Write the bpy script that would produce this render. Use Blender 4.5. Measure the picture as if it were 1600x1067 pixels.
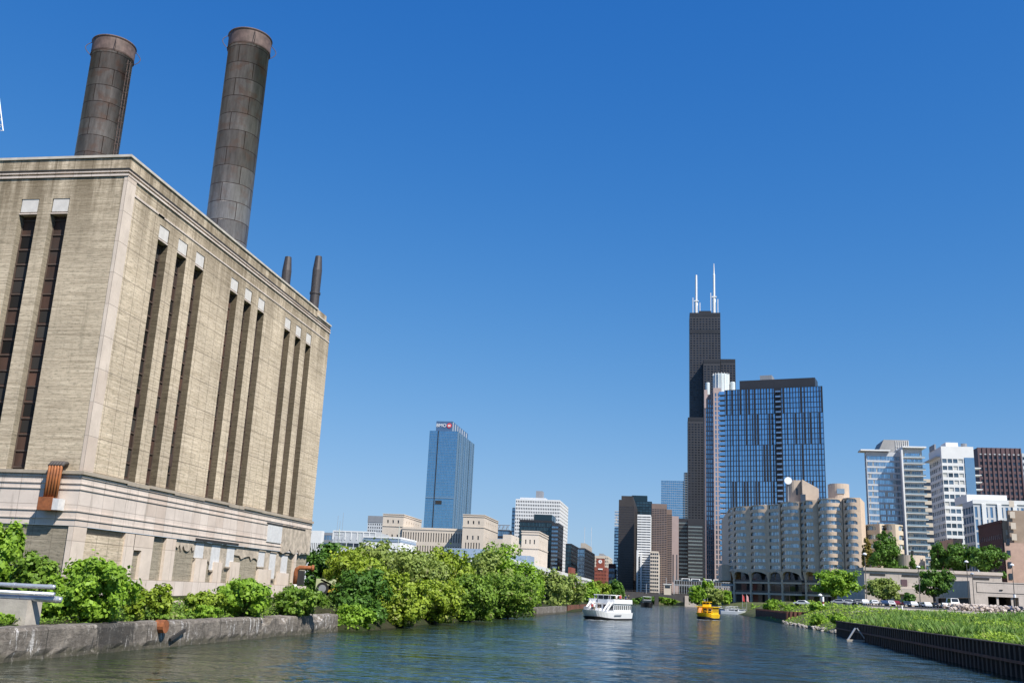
import bpy, bmesh, math, random
import numpy as np
from mathutils import Vector, Matrix
for o in list(bpy.data.objects): bpy.data.objects.remove(o)
SC = bpy.context.scene
col = SC.collection
rnd = random.Random(7)
rng = np.random.default_rng(11)

# ------------------------------------------------------------------ camera
F, CX, CY, HA, HB = 1520.0, 800.0, 533.5, 889.0, 0.0455      # focal length and horizon measured on the 1600x1067 photo
_hd = (HA + HB*CX - CY)/math.sqrt(1+HB*HB)
_zv = np.array([CX, CY]) + np.array([HB, -1])/math.sqrt(1+HB*HB)*F*F/_hd
def _c(px, py): return np.array([px-CX, -(py-CY), -F])
_U = _c(*_zv); _U /= np.linalg.norm(_U)
_N = _c(1047, HA+HB*1047); _N /= np.linalg.norm(_N); _N -= _U*_N.dot(_U); _N /= np.linalg.norm(_N)
R3 = np.array([np.cross(_N, _U), _N, _U])
H = 4.5; CAM = np.array([0, 0, H])
cd = bpy.data.cameras.new('camera'); cam = bpy.data.objects.new('camera', cd); col.objects.link(cam)
cd.sensor_width = 36; cd.lens = F/1600*36; cd.clip_start = 0.5; cd.clip_end = 30000
M4 = Matrix([[*R3[0], 0], [*R3[1], 0], [*R3[2], H], [0, 0, 0, 1]]); cam.matrix_world = M4
SC.camera = cam
# ------------------------------------------------------------------ sky, sun, exposure
SUN_AZ, SUN_EL = 130.0, 48.0        # compass degrees from +Y towards +X
w = bpy.data.worlds.new('World'); SC.world = w; w.use_nodes = True
nt = w.node_tree; bg = nt.nodes['Background']
sky = nt.nodes.new('ShaderNodeTexSky'); sky.sky_type = 'NISHITA'; sky.sun_disc = False
sky.sun_elevation = math.radians(SUN_EL); sky.sun_rotation = math.radians(SUN_AZ)
sky.air_density = 1.0; sky.dust_density = 0.3; sky.ozone_density = 4.0; sky.altitude = 150
EXPO = 0.45
def _m(op, x, y):
    n = nt.nodes.new('ShaderNodeMath'); n.operation = op
    for i, v in enumerate((x, y)):
        if isinstance(v, (int, float)): n.inputs[i].default_value = v
        else: nt.links.new(v, n.inputs[i])
    return n.outputs[0]
# clear deep blue midday air: the sky model's own colours, deepened channel by channel
sp_ = nt.nodes.new('ShaderNodeSeparateColor'); cb_ = nt.nodes.new('ShaderNodeCombineColor'); nt.links.new(sky.outputs[0], sp_.inputs[0])
r_, g_, b_ = (_m('MULTIPLY', sp_.outputs[i], .11) for i in range(3))
r_ = _m('MULTIPLY', _m('POWER', r_, 2.08), 4.1); r_ = _m('DIVIDE', r_, _m('ADD', _m('MULTIPLY', r_, 2.0), 1.0))
g_ = _m('DIVIDE', g_, _m('ADD', _m('MULTIPLY', _m('MULTIPLY', g_, g_), .6), 1.0))
b_ = _m('MULTIPLY', _m('POWER', b_, .45), .875)
for i, v in enumerate((r_, g_, b_)): nt.links.new(_m('MULTIPLY', v, 10.0/2**EXPO), cb_.inputs[i])
nt.links.new(cb_.outputs[0], bg.inputs[0]); bg.inputs[1].default_value = 0.1
sd = bpy.data.lights.new('sun', 'SUN'); sd.energy = 4.95; sd.angle = math.radians(0.53); sd.color = (1, .95, .87)
so = bpy.data.objects.new('sun', sd); col.objects.link(so)
_a, _e = math.radians(SUN_AZ), math.radians(SUN_EL)
SV = Vector((math.sin(_a)*math.cos(_e), math.cos(_a)*math.cos(_e), math.sin(_e)))
so.rotation_euler = SV.to_track_quat('Z', 'Y').to_euler(); so.location = (100, -100, 200)
SC.view_settings.view_transform = 'Standard'; SC.view_settings.look = 'None'
SC.view_settings.exposure = EXPO; SC.view_settings.gamma = 1; SC.view_settings.use_curve_mapping = False
SC.render.engine = 'CYCLES'; SC.cycles.use_denoising = True
SC.cycles.max_bounces = 6; SC.cycles.diffuse_bounces = 3; SC.cycles.glossy_bounces = 4; SC.cycles.transmission_bounces = 3
SC.cycles.caustics_reflective = False; SC.cycles.caustics_refractive = False

# ------------------------------------------------------------------ where things stand: a pixel of the photo plus a distance gives a point
def ray(px, py): return R3 @ _c(px, py)
def atY(px, py, Y): d = ray(px, py); return CAM + d*(Y/d[1])
def atX(px, py, X): d = ray(px, py); return CAM + d*(X/d[0])
def atZ(px, py, Z): d = ray(px, py); return CAM + d*((Z-H)/d[2])
def _row(px): return R3[:, 0]*F + R3[:, 2]*(px-CX)        # (p-C).row = 0 on that pixel column
def sX(px, Y, z): r = _row(px); return -(r[1]*Y + r[2]*(z-H))/r[0]
def sY(px, X, z): r = _row(px); return -(r[0]*X + r[2]*(z-H))/r[1]

# ------------------------------------------------------------------ node helpers
def new_mat(name):
    m = bpy.data.materials.new(name); m.use_nodes = True
    return m, m.node_tree, m.node_tree.nodes['Principled BSDF']
def lk(t, a, b): t.links.new(a, b)
def nd(t, kind, **kw):
    n = t.nodes.new('ShaderNode'+kind)
    for k, v in kw.items(): setattr(n, k, v)
    return n
def mth(t, op, a, b=None):
    n = nd(t, 'Math', operation=op)
    for i, v in enumerate((a, b)):
        if v is None: continue
        if isinstance(v, (int, float)): n.inputs[i].default_value = v
        else: lk(t, v, n.inputs[i])
    return n.outputs[0]
def mixc(t, f, a, b, mode='MIX'):
    n = nd(t, 'Mix', data_type='RGBA', blend_type=mode)
    for i, v in ((0, f), (6, a), (7, b)):
        if isinstance(v, (int, float)): n.inputs[i].default_value = v
        elif isinstance(v, tuple): n.inputs[i].default_value = (*v, 1)[:4]
        else: lk(t, v, n.inputs[i])
    return n.outputs[2]
def ramp(t, f, stops):
    n = nd(t, 'ValToRGB'); e = n.color_ramp.elements
    while len(e) < len(stops): e.new(.5)
    for el, (p, c) in zip(e, stops): el.position = p; el.color = (c, c, c, 1) if isinstance(c, (int, float)) else (*c, 1)
    lk(t, f, n.inputs[0]); return n.outputs[0]
def noise(t, vec, scale, detail=3, rough=.55, dist=0):
    n = nd(t, 'TexNoise'); n.inputs['Scale'].default_value = scale; n.inputs['Detail'].default_value = detail
    n.inputs['Roughness'].default_value = rough; n.inputs['Distortion'].default_value = dist
    if vec is not None: lk(t, vec, n.inputs['Vector'])
    return n.outputs['Fac']
def obj_uz(t, sx=1, sz=1):
    """(x+y, z) in metres: the same pattern on walls facing any of the four grid directions"""
    tc = nd(t, 'TexCoord'); s = nd(t, 'SeparateXYZ'); lk(t, tc.outputs['Object'], s.inputs[0])
    c = nd(t, 'CombineXYZ'); lk(t, mth(t, 'MULTIPLY', mth(t, 'ADD', s.outputs[0], s.outputs[1]), sx), c.inputs[0])
    lk(t, mth(t, 'MULTIPLY', s.outputs[2], sz), c.inputs[1]); return c.outputs[0], s
def bump(t, b, h, strength=.3, dist=.05):
    n = nd(t, 'Bump'); n.inputs['Strength'].default_value = strength; n.inputs['Distance'].default_value = dist
    lk(t, h, n.inputs['Height']); lk(t, n.outputs[0], b.inputs['Normal']); return n
_mats = {}
def paint(name, c, rough=.7, var=.15, scale=.6, metal=0, spec=.5, streak=False, bmp=0, grime=None):
    if name in _mats: return _mats[name]
    m, t, b = new_mat(name)
    v, _ = obj_uz(t, 1, .25 if streak else 1)
    tc = nd(t, 'TexCoord')
    n1 = noise(t, v if streak else tc.outputs['Object'], scale, 5)
    f = ramp(t, n1, [(.3, 1-var), (.7, 1+var*.6)])
    colr = mixc(t, 1.0, c, f, 'MULTIPLY')
    if grime:
        n2 = noise(t, tc.outputs['Object'], scale*.4, 6, .7)
        colr = mixc(t, ramp(t, n2, [(.52, 0), (.68, 1)]), colr, grime)
    lk(t, colr, b.inputs['Base Color']); b.inputs['Roughness'].default_value = rough
    b.inputs['Metallic'].default_value = metal; b.inputs['Specular IOR Level'].default_value = spec
    if bmp: bump(t, b, noise(t, tc.outputs['Object'], scale*6, 4), bmp, .05)
    _mats[name] = m; return m
def glass(name, c, metal=.7, rough=.06, var=.35, blinds=0.0, wob=.015, spec=.5):
    """window glass seen from outside: a dark reflecting pane, each pane a little different, some with pale blinds"""
    if name in _mats: return _mats[name]
    m, t, b = new_mat(name)
    g = nd(t, 'NewGeometry'); oi = nd(t, 'ObjectInfo')
    r = mth(t, 'FRACT', mth(t, 'ADD', g.outputs['Random Per Island'], oi.outputs['Random']))
    f = ramp(t, r, [(0, 1-var), (1, 1+var*.4)])
    colr = mixc(t, 1.0, c, f, 'MULTIPLY')
    if blinds:
        r2 = mth(t, 'FRACT', mth(t, 'MULTIPLY', r, 17.3)); bl = mth(t, 'LESS_THAN', r2, blinds)
        colr = mixc(t, bl, colr, (.55, .54, .5)); lk(t, mth(t, 'MULTIPLY', mth(t, 'SUBTRACT', 1, bl), metal), b.inputs['Metallic'])
    else: b.inputs['Metallic'].default_value = metal
    lk(t, colr, b.inputs['Base Color']); b.inputs['Roughness'].default_value = rough; b.inputs['Specular IOR Level'].default_value = spec
    if wob:
        tc = nd(t, 'TexCoord'); bump(t, b, noise(t, tc.outputs['Object'], .12, 2), wob*10, 1.0).inputs['Strength'].default_value = min(1, wob*10)
    _mats[name] = m; return m

# ------------------------------------------------------------------ object helpers
def tag(o, label=None, cat=None, group=None, kind=None):
    if label: o['label'] = label
    if cat: o['category'] = cat
    if group: o['group'] = group
    if kind: o['kind'] = kind
    return o
def thing(name, label, cat, loc=(0, 0, 0), group=None, rz=0):
    o = bpy.data.objects.new(name, None); col.objects.link(o); o.location = loc; o.rotation_euler = (0, 0, rz)
    o.empty_display_size = .5
    return tag(o, label, cat, group)
class MB:
    """collects polygons and links them as ONE mesh object"""
    def __init__(s): s.v = []; s.f = []; s.smooth = False; s.cols = None
    def quad(s, *p):
        i = len(s.v); s.v += [tuple(q) for q in p]; s.f.append(tuple(range(i, i+len(p)))); return s
    def box(s, x0, x1, y0, y1, z0, z1, skip=''):
        if x0 > x1: x0, x1 = x1, x0
        if y0 > y1: y0, y1 = y1, y0
        i = len(s.v)
        s.v += [(x0,y0,z0),(x1,y0,z0),(x1,y1,z0),(x0,y1,z0),(x0,y0,z1),(x1,y0,z1),(x1,y1,z1),(x0,y1,z1)]
        for k, q in (('b',(0,3,2,1)),('t',(4,5,6,7)),('s',(0,1,5,4)),('e',(1,2,6,5)),('n',(2,3,7,6)),('w',(3,0,4,7))):
            if k not in skip: s.f.append(tuple(i+j for j in q))
        return s
    def obox(s, c, u, v, w_):          # oriented box: centre, three half vectors
        c, u, v, w_ = (np.array(a, float) for a in (c, u, v, w_)); i = len(s.v)
        for a in (-1, 1):
            for b_, d in ((-1,-1),(1,-1),(1,1),(-1,1)): s.v.append(tuple(c+u*b_+v*d+w_*a))
        for q in ((0,3,2,1),(4,5,6,7),(0,1,5,4),(1,2,6,5),(2,3,7,6),(3,0,4,7)): s.f.append(tuple(i+j for j in q))
        return s
    def tube(s, pts, r, n=10, cap=True):
        pts = [np.array(p, float) for p in pts]; rs = r if isinstance(r, (list, tuple)) else [r]*len(pts)
        base = len(s.v); up = None
        for k, p in enumerate(pts):
            d = pts[min(k+1, len(pts)-1)] - pts[max(k-1, 0)]; d = d/(np.linalg.norm(d)+1e-9)
            if up is None: up = np.array([0, 0, 1.]) if abs(d[2]) < .9 else np.array([1., 0, 0])
            a = np.cross(d, up); a /= np.linalg.norm(a)+1e-9; b_ = np.cross(a, d); up = b_
            for j in range(n):
                t_ = 2*math.pi*j/n; s.v.append(tuple(p + (a*math.cos(t_)+b_*math.sin(t_))*rs[k]))
        for k in range(len(pts)-1):
            for j in range(n):
                a0 = base+k*n+j; a1 = base+k*n+(j+1) % n; s.f.append((a0, a0+n, a1+n, a1))
        if cap: s.f.append(tuple(base+j for j in range(n))); s.f.append(tuple(base+(len(pts)-1)*n+j for j in reversed(range(n))))
        return s
    def prism(s, pts, z0, z1, bottom=True, top=True):          # footprint counter-clockwise
        i = len(s.v); n = len(pts)
        s.v += [(p[0], p[1], z0) for p in pts] + [(p[0], p[1], z1) for p in pts]
        for j in range(n): k = (j+1) % n; s.f.append((i+j, i+k, i+n+k, i+n+j))
        if top: s.f.append(tuple(i+n+j for j in range(n)))
        if bottom: s.f.append(tuple(i+j for j in reversed(range(n))))
        return s
    def build(s, name, mat, parent=None, smooth=False, local=False, **kw):
        off = np.zeros(3)
        if parent is not None and not local:
            p = parent
            while p is not None: off += np.array(p.location); p = p.parent
        me = bpy.data.meshes.new(name)
        vv = np.array(s.v, float) - off if s.v else np.zeros((0, 3))
        me.from_pydata(vv.tolist(), [], s.f); me.materials.append(mat)
        if smooth: me.shade_smooth()
        o = bpy.data.objects.new(name, me); col.objects.link(o)
        if parent is not None: o.parent = parent
        if kw: tag(o, **kw)
        return o
def top(o, label, cat, group=None): return tag(o, label, cat, group)
def struct(name, mb, mat, **k): return mb.build(name, mat, kind='structure', **k)
def copy_tree(o, parent=None):
    c = o.copy(); col.objects.link(c); c.parent = parent
    for ch in o.children: copy_tree(ch, c)
    return c

# a face of a wall with real window openings; panes are handed back one by one
def face(mb, O, U, W, Hh, cols, rows, inset, panes, Nrm=None, hole=None, vis=True):
    """O lower-left corner seen from outside, U unit vector to the right, outward normal = U x Z"""
    O = np.array(O, float); U = np.array(U, float); Z = np.array([0, 0, 1.]); Nn = np.cross(U, Z)
    us = [0.0]; 
    for a, b in cols: us += [a, b]
    us.append(W); vs = [0.0]
    for a, b in rows: vs += [a, b]
    vs.append(Hh)
    def P(u, v, d=0): return O + U*u + Z*v - Nn*d
    # full-height wall strips between window columns, short ones above and below each window
    for i in range(0, len(us)-1):
        if us[i+1]-us[i] < 1e-4: continue
        if i % 2 == 0: mb.quad(P(us[i], 0), P(us[i+1], 0), P(us[i+1], Hh), P(us[i], Hh)); continue
        for j in range(0, len(vs)-1):
            u0, u1, v0, v1 = us[i], us[i+1], vs[j], vs[j+1]
            if v1-v0 < 1e-4: continue
            if j % 2 == 0 or (hole and not hole((i-1)//2, (j-1)//2)):
                mb.quad(P(u0, v0), P(u1, v0), P(u1, v1), P(u0, v1)); continue
            d = inset
            mb.quad(P(u0, v0), P(u1, v0), P(u1, v0, d), P(u0, v0, d)); mb.quad(P(u0, v1, d), P(u1, v1, d), P(u1, v1), P(u0, v1))
            mb.quad(P(u0, v0), P(u0, v0, d), P(u0, v1, d), P(u0, v1)); mb.quad(P(u1, v0, d), P(u1, v0), P(u1, v1), P(u1, v1, d))
            panes.append((P(u0, v0, d), P(u1, v0, d), P(u1, v1, d), P(u0, v1, d)))
def cr(W, n, frac, m0=0, m1=0):
    """n windows over width W between margins, each covering frac of its bay"""
    if n <= 0: return []
    s = (W-m0-m1)/n; return [(m0+s*i+s*(1-frac)/2, m0+s*(i+1)-s*(1-frac)/2) for i in range(n)]
def emit_panes(panes, mat, parent, name='window', cap=96, key=None):
    def near(q): c = (q[0]+q[2])/2; a = np.linalg.norm(np.cross(q[1]-q[0], q[3]-q[0])); return -a/(np.linalg.norm(c-CAM)**2)
    panes = sorted(panes, key=key or near)
    for q in panes[:cap]: MB().quad(*q).build(name, mat, parent)
    if len(panes) > cap:
        mb = MB()
        for q in panes[cap:]: mb.quad(*q)
        o = mb.build(name, mat, parent); o['kind'] = 'stuff'
def building(name, label, cat, X0, X1, Y0, Y1, z1, S, SIDE, wall, gl, z0=1.2, side='E', inset=.35, roof=None, cap=96, parapet=.0, group=None, root=None):
    """axis-aligned block; S / SIDE = (columns, col fraction, rows, row fraction, low margin, top margin) or None"""
    r = root or thing(name, label, cat, ((X0+X1)/2, (Y0+Y1)/2, z0), group)
    mb = MB(); panes = []; Hh = z1-z0
    def one(O, U, W, sp):
        if sp is None: mb.quad(O, np.array(O)+np.array(U)*W, np.array(O)+np.array(U)*W+np.array([0,0,Hh]), np.array(O)+np.array([0,0,Hh])); return
        c, cf, n, rf, lo, hi = sp[:6]
        cols = c if isinstance(c, list) else cr(W, c, cf, sp[6] if len(sp) > 6 else 0, sp[6] if len(sp) > 6 else 0)
        face(mb, O, U, W, Hh, cols, cr(Hh, n, rf, lo, hi), inset, panes)
    one((X0, Y0, z0), (1, 0, 0), X1-X0, S)
    one((X1, Y0, z0), (0, 1, 0), Y1-Y0, SIDE if side == 'E' else None)
    one((X0, Y1, z0), (0, -1, 0), Y1-Y0, SIDE if side == 'W' else None)
    mb.quad((X1, Y1, z0), (X0, Y1, z0), (X0, Y1, z1), (X1, Y1, z1))
    mb.quad((X0, Y0, z1), (X1, Y0, z1), (X1, Y1, z1), (X0, Y1, z1))
    mb.build('wall', wall, r)
    if panes: emit_panes(panes, gl, r, cap=cap)
    return r
def blk(pl, pc, pr, yt, Y, side='E', far=None):
    """block extents from the photo: for side E south face spans pl..pc and the east face pc..pr; for W the west face pl..pc, south pc..pr"""
    z = atY(pc, yt, Y)[2]
    if side == 'E':
        X0, X1 = sX(pl, Y, z), sX(pc, Y, z); Y1 = sY(pr, X1, z) if pr else Y+(far or 30)
        if pr and not (Y < Y1 < Y+170): X1 = sX(pr, Y, z); Y1 = Y+(far or 30)      # so close to the vanishing point that the flank closes up
    else:
        X0, X1 = sX(pc, Y, z), sX(pr, Y, z); Y1 = sY(pl, X0, z) if pl else Y+(far or 30)
    return X0, X1, Y, Y1, z

# ================================================================== SETTING
LB = [(-300, -34), (20, -34), (97.5, -34), (99, -30.5), (140, -31), (206, -28.3), (284, -26.5), (480, -27), (632, -28.4), (800, -29), (1200, -29), (6000, -30)]
RB = [(-300, 26.2), (40, 26.2), (79, 26.4), (110, 26.9), (177, 28.6), (178, 29), (255, 28), (300, 27), (380, 27.5), (470, 27), (498, 19), (560, 17), (700, 20), (800, 29), (850, 30), (900, 2), (940, -27), (1200, -28.5), (6000, -29.5)]
def lx(tab, y): return float(np.interp(y, [p[0] for p in tab], [p[1] for p in tab]))
def rz_ground(off, y):                       # height of the right bank
    plate = float(np.interp(y, [0, 100, 200, 300, 480, 6000], [2.35, 2.6, 4.1, 5.3, 6.2, 6.2]))
    if y < 177.5: return 2.2 + (plate-2.2+.35)*min(1, off/16)
    if y > 400: return .1 + (plate-1.2)*min(1, off/16)
    return .1 + (plate-.1)*min(1, (off/13)**.75)
def lz_ground(off, y):
    if y < 97: return 1.55 + .5*min(1, off/14)
    return .1 + 2.0*min(1, (off/5)**.7) + 1.0*min(1, off/40)
def bank(name, tab, sgn, hf, mat):
    ys = sorted(set([p[0] for p in tab] + [float(v) for v in range(40, 600, 6)]))
    offs = [0, .8, 2, 4, 7, 10, 14, 20, 30, 45, 70, 110, 200, 500, 9000]
    mb = MB()
    for y in ys:
        x0 = lx(tab, y)
        mb.v.append((x0, y, -1.0))
        for o_ in offs:
            j = (math.sin(x0*3.1+y*.71+o_*1.3)*.5+math.sin(y*.23+o_*.7))*.12 if o_ > 1 and y < 600 and o_ < 100 else 0
            mb.v.append((x0+sgn*o_, y, hf(o_, y)+j))
    n = len(offs)+1
    for i in range(len(ys)-1):
        for j in range(n-1):
            a = i*n+j; q = (a, a+1, a+n+1, a+n)
            mb.f.append(q if sgn < 0 else q[::-1])
    o = struct(name, mb, mat)
    me = o.data; me.update()
    bm = bmesh.new(); bm.from_mesh(me); bmesh.ops.recalc_face_normals(bm, faces=bm.faces); bm.to_mesh(me); bm.free()
    return o
def m_ground(name, c1, c2, c3):
    m, t, b = new_mat(name); tc = nd(t, 'TexCoord'); P = tc.outputs['Object']
    a = noise(t, P, .25, 6, .65); b2 = noise(t, P, 2.5, 5, .6)
    c = mixc(t, ramp(t, a, [(.42, 0), (.6, 1)]), c1, c2); c = mixc(t, ramp(t, b2, [(.5, 0), (.75, .8)]), c, c3)
    lk(t, c, b.inputs['Base Color']); b.inputs['Roughness'].default_value = .95; b.inputs['Specular IOR Level'].default_value = .1
    bump(t, b, b2, .6, .2); return m
G_left = m_ground('soil_left', (.022, .036, .010), (.035, .034, .018), (.07, .06, .04))
G_right = m_ground('soil_right', (.07, .10, .025), (.12, .11, .06), (.2, .18, .13))
bank('ground', LB, -1, lz_ground, G_left)
bank('ground', RB, 1, rz_ground, G_right)
# water
m, t, b = new_mat('river_water'); tc = nd(t, 'TexCoord'); P = tc.outputs['Object']
mp = nd(t, 'Mapping'); lk(t, P, mp.inputs[0]); mp.inputs['Scale'].default_value = (.8, 1.0, 1); mp.inputs['Rotation'].default_value = (0, 0, .35)
mp2 = nd(t, 'Mapping'); lk(t, P, mp2.inputs[0]); mp2.inputs['Scale'].default_value = (.55, 1.0, 1); mp2.inputs['Rotation'].default_value = (0, 0, -.3)
n0 = noise(t, mp2.outputs[0], .14, 2, .5, .3); n1 = noise(t, mp.outputs[0], .45, 2, .5, .5); n2 = noise(t, mp2.outputs[0], 1.3, 2, .55, .4); n3 = noise(t, mp.outputs[0], 4.0, 2, .5); n4 = noise(t, P, .03, 3)
hsum = mth(t, 'ADD', mth(t, 'MULTIPLY', n1, .75), mth(t, 'ADD', mth(t, 'MULTIPLY', n2, .34), mth(t, 'MULTIPLY', n3, .07)))
hsum = mth(t, 'MULTIPLY', hsum, ramp(t, n4, [(.4, .5), (.6, 1)])); hsum = mth(t, 'ADD', hsum, mth(t, 'MULTIPLY', n0, .8))
b.inputs['Base Color'].default_value = (.020, .031, .014, 1)
b.inputs['Roughness'].default_value = .10; b.inputs['IOR'].default_value = 2.0; b.inputs['Specular IOR Level'].default_value = .5
bp = bump(t, b, hsum, 1.0, .9)
M_water = m
# the near water carries real waves: a fine grid that widens with distance, each wave train fading out where the grid gets too coarse for it
def wave_h(X, Y, dy):
    g = np.random.default_rng(4); h = np.zeros_like(X)
    for lam, amp, n_ in ((9.0, .050, 5), (4.5, .042, 8), (2.4, .030, 12), (1.3, .018, 16), (.75, .010, 16)):
        for _ in range(n_):
            th = g.normal(1.35, .55); k = 2*math.pi/(lam*g.uniform(.7, 1.35)); p = g.uniform(0, 6.28)
            h += amp/math.sqrt(n_)*1.4*np.sin(k*(X*math.cos(th)+Y*math.sin(th))+p+.6*np.sin(.13*X+.09*Y+p))*np.clip(lam/(2.2*dy)-.6, 0, 1)
    return .62*h*(.56+.44*np.sin(X*.07+np.sin(Y*.05)*1.7)*np.sin(Y*.043+X*.03))
ys = [-40.0, -10.0, 5.0, 16.0]
while ys[-1] < 700: ys.append(ys[-1]+max(.16, ys[-1]**2/7200))
ys += [900, 1200, 2000, 6000]; ys = np.array(ys); NX = 420; us = np.linspace(0, 1, NX)
XX = np.array([-44+(-36+44)*min(1, y/16 if y > 0 else 0)*0 + us*(92) for y in ys]); YY = np.repeat(ys[:, None], NX, 1); DY = np.repeat(np.gradient(ys)[:, None], NX, 1); DY = np.maximum(DY, 92/NX)
ZZ = wave_h(XX, YY, DY)*(YY > 14)*(YY < 650)
V = np.stack([XX, YY, ZZ], -1).reshape(-1, 3); nr_, nc_ = len(ys), NX; ii = (np.arange(nr_-1)[:, None]*nc_+np.arange(nc_-1)[None]).ravel(); Fq = np.stack([ii, ii+1, ii+nc_+1, ii+nc_], 1).astype(np.int32)
me = bpy.data.meshes.new('water'); me.vertices.add(len(V)); me.vertices.foreach_set('co', V.ravel()); me.loops.add(Fq.size); me.loops.foreach_set('vertex_index', Fq.ravel()); me.polygons.add(len(Fq)); me.polygons.foreach_set('loop_start', np.arange(0, Fq.size, 4, dtype=np.int32)); me.polygons.foreach_set('loop_total', np.full(len(Fq), 4, dtype=np.int32)); me.update(); me.shade_smooth(); me.materials.append(M_water)
wt = bpy.data.objects.new('water', me); col.objects.link(wt); wt['kind'] = 'structure'

# ------------------------------------------------------------------ masonry of the power house
def m_brick(name, base, dark, line=.5, stain=.6, ztop=44.0):
    m, t, b = new_mat(name); v, s = obj_uz(t); tc = nd(t, 'TexCoord')
    vs, _ = obj_uz(t, .12, 3.2); st = noise(t, vs, 1.6, 6, .75)                # brick courses drawn out sideways
    vf, _ = obj_uz(t, 1.6, 6.0); fine = noise(t, vf, 1.0, 4, .8)
    c = mixc(t, ramp(t, st, [(.36, 0), (.66, 1)]), dark, base)
    c = mixc(t, ramp(t, fine, [(.37, .62), (.5, 0)]), c, (dark[0]*.5, dark[1]*.55, dark[2]*.55))
    big = noise(t, v, .09, 5, .6); c = mixc(t, 1, c, ramp(t, big, [(.35, .8), (.65, 1.12)]), 'MULTIPLY')
    br = nd(t, 'TexBrick'); lk(t, v, br.inputs['Vector']); br.offset = 0; br.inputs['Scale'].default_value = 1
    br.inputs['Brick Width'].default_value = 1.95; br.inputs['Row Height'].default_value = 3.1; br.inputs['Mortar Size'].default_value = .035
    br.inputs['Color1'].default_value = br.inputs['Color2'].default_value = (0, 0, 0, 1); br.inputs['Mortar'].default_value = (1, 1, 1, 1)
    ln = mth(t, 'MULTIPLY', br.outputs['Fac'], line); c = mixc(t, ln, c, (.13, .10, .075))
    # rain streaks running down from the cornice: soot with a shape of its own
    vv, _ = obj_uz(t, .55, .045); sk = noise(t, vv, 1.0, 6, .7)
    up = nd(t, 'MapRange'); lk(t, s.outputs[2], up.inputs[0]); up.inputs[1].default_value = ztop-13; up.inputs[2].default_value = ztop-1.5
    sf = mth(t, 'MULTIPLY', ramp(t, sk, [(.41, 0), (.56, 1)]), mth(t, 'MULTIPLY', up.outputs[0], stain)); c = mixc(t, sf, c, (.12, .088, .05))
    vv2, _ = obj_uz(t, .8, .05); sk2 = noise(t, vv2, 1.3, 6, .7)
    c = mixc(t, mth(t, 'MULTIPLY', ramp(t, sk2, [(.56, 0), (.72, 1)]), stain*.45), c, (.12, .105, .07))
    lk(t, c, b.inputs['Base Color']); b.inputs['Roughness'].default_value = .9; b.inputs['Specular IOR Level'].default_value = .2
    bump(t, b, mth(t, 'ADD', fine, mth(t, 'MULTIPLY', br.outputs['Fac'], -1)), .35, .05); return m
def m_stone(name, base, rw=3.1, bw=1.95, line=.45, tint=(.42, .30, .22)):
    m, t, b = new_mat(name); v, s = obj_uz(t)
    c = mixc(t, 1, base, ramp(t, noise(t, v, .35, 6, .7), [(.3, .82), (.7, 1.08)]), 'MULTIPLY')
    br = nd(t, 'TexBrick'); lk(t, v, br.inputs['Vector']); br.offset = 0; br.inputs['Scale'].default_value = 1
    br.inputs['Brick Width'].default_value = bw; br.inputs['Row Height'].default_value = rw; br.inputs['Mortar Size'].default_value = .03
    br.inputs['Color1'].default_value = (0, 0, 0, 1); br.inputs['Color2'].default_value = (1, 1, 1, 1); br.inputs['Mortar'].default_value = (.5, .5, .5, 1)
    c = mixc(t, mth(t, 'MULTIPLY', ramp(t, br.outputs['Color'], [(.45, 0), (1, 1)]), .35), c, tint)
    c = mixc(t, mth(t, 'MULTIPLY', br.outputs['Fac'], line), c, (.12, .09, .07))
    vv, _ = obj_uz(t, .9, .12); c = mixc(t, ramp(t, noise(t, vv, 1.2, 6, .75), [(.56, 0), (.74, .55)]), c, (.16, .13, .10))
    lk(t, c, b.inputs['Base Color']); b.inputs['Roughness'].default_value = .85; b.inputs['Specular IOR Level'].default_value = .2
    bump(t, b, mth(t, 'MULTIPLY', br.outputs['Fac'], -1), .4, .05); return m
BR = m_brick('buff_brick', (.78, .65, .49), (.45, .36, .25), line=.65, stain=.7)
BRS = m_brick('buff_brick_south', (.76, .635, .47), (.40, .32, .225), line=.0, stain=.9)
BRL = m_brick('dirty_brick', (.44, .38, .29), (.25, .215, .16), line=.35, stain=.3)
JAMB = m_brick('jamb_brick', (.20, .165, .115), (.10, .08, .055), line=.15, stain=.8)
ST = m_stone('limestone', (.68, .585, .51)); STP = m_stone('limestone_pier', (.68, .575, .48), 3.1, 9)
SOOT = m_stone('sooty_stone', (.40, .34, .27), 3.1, 9)
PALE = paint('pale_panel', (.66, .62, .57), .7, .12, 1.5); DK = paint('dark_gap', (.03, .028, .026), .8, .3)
WHITEB = paint('white_block', (.62, .61, .60), .8, .12, 2.5, bmp=.3)
PLASTER = paint('broken_plaster', (.50, .42, .33), .95, .35, 1.4, bmp=.8, grime=(.26, .22, .17))
RUST = paint('rust', (.30, .10, .035), .8, .4, 2.5, grime=(.12, .05, .03)); RUSTO = paint('orange_rust', (.40, .14, .045), .65, .35, 2.0, streak=True, grime=(.2, .07, .03))
PX, PY, PN, PZ, PB = -51.87, 80.0, 138.4, 44.0, 13.3
ph = thing('power_house', 'huge windowless-looking buff brick power house with tall narrow window slots and two big stacks', 'power station', (PX, PY, 1.0))
XW = PX-60
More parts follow.
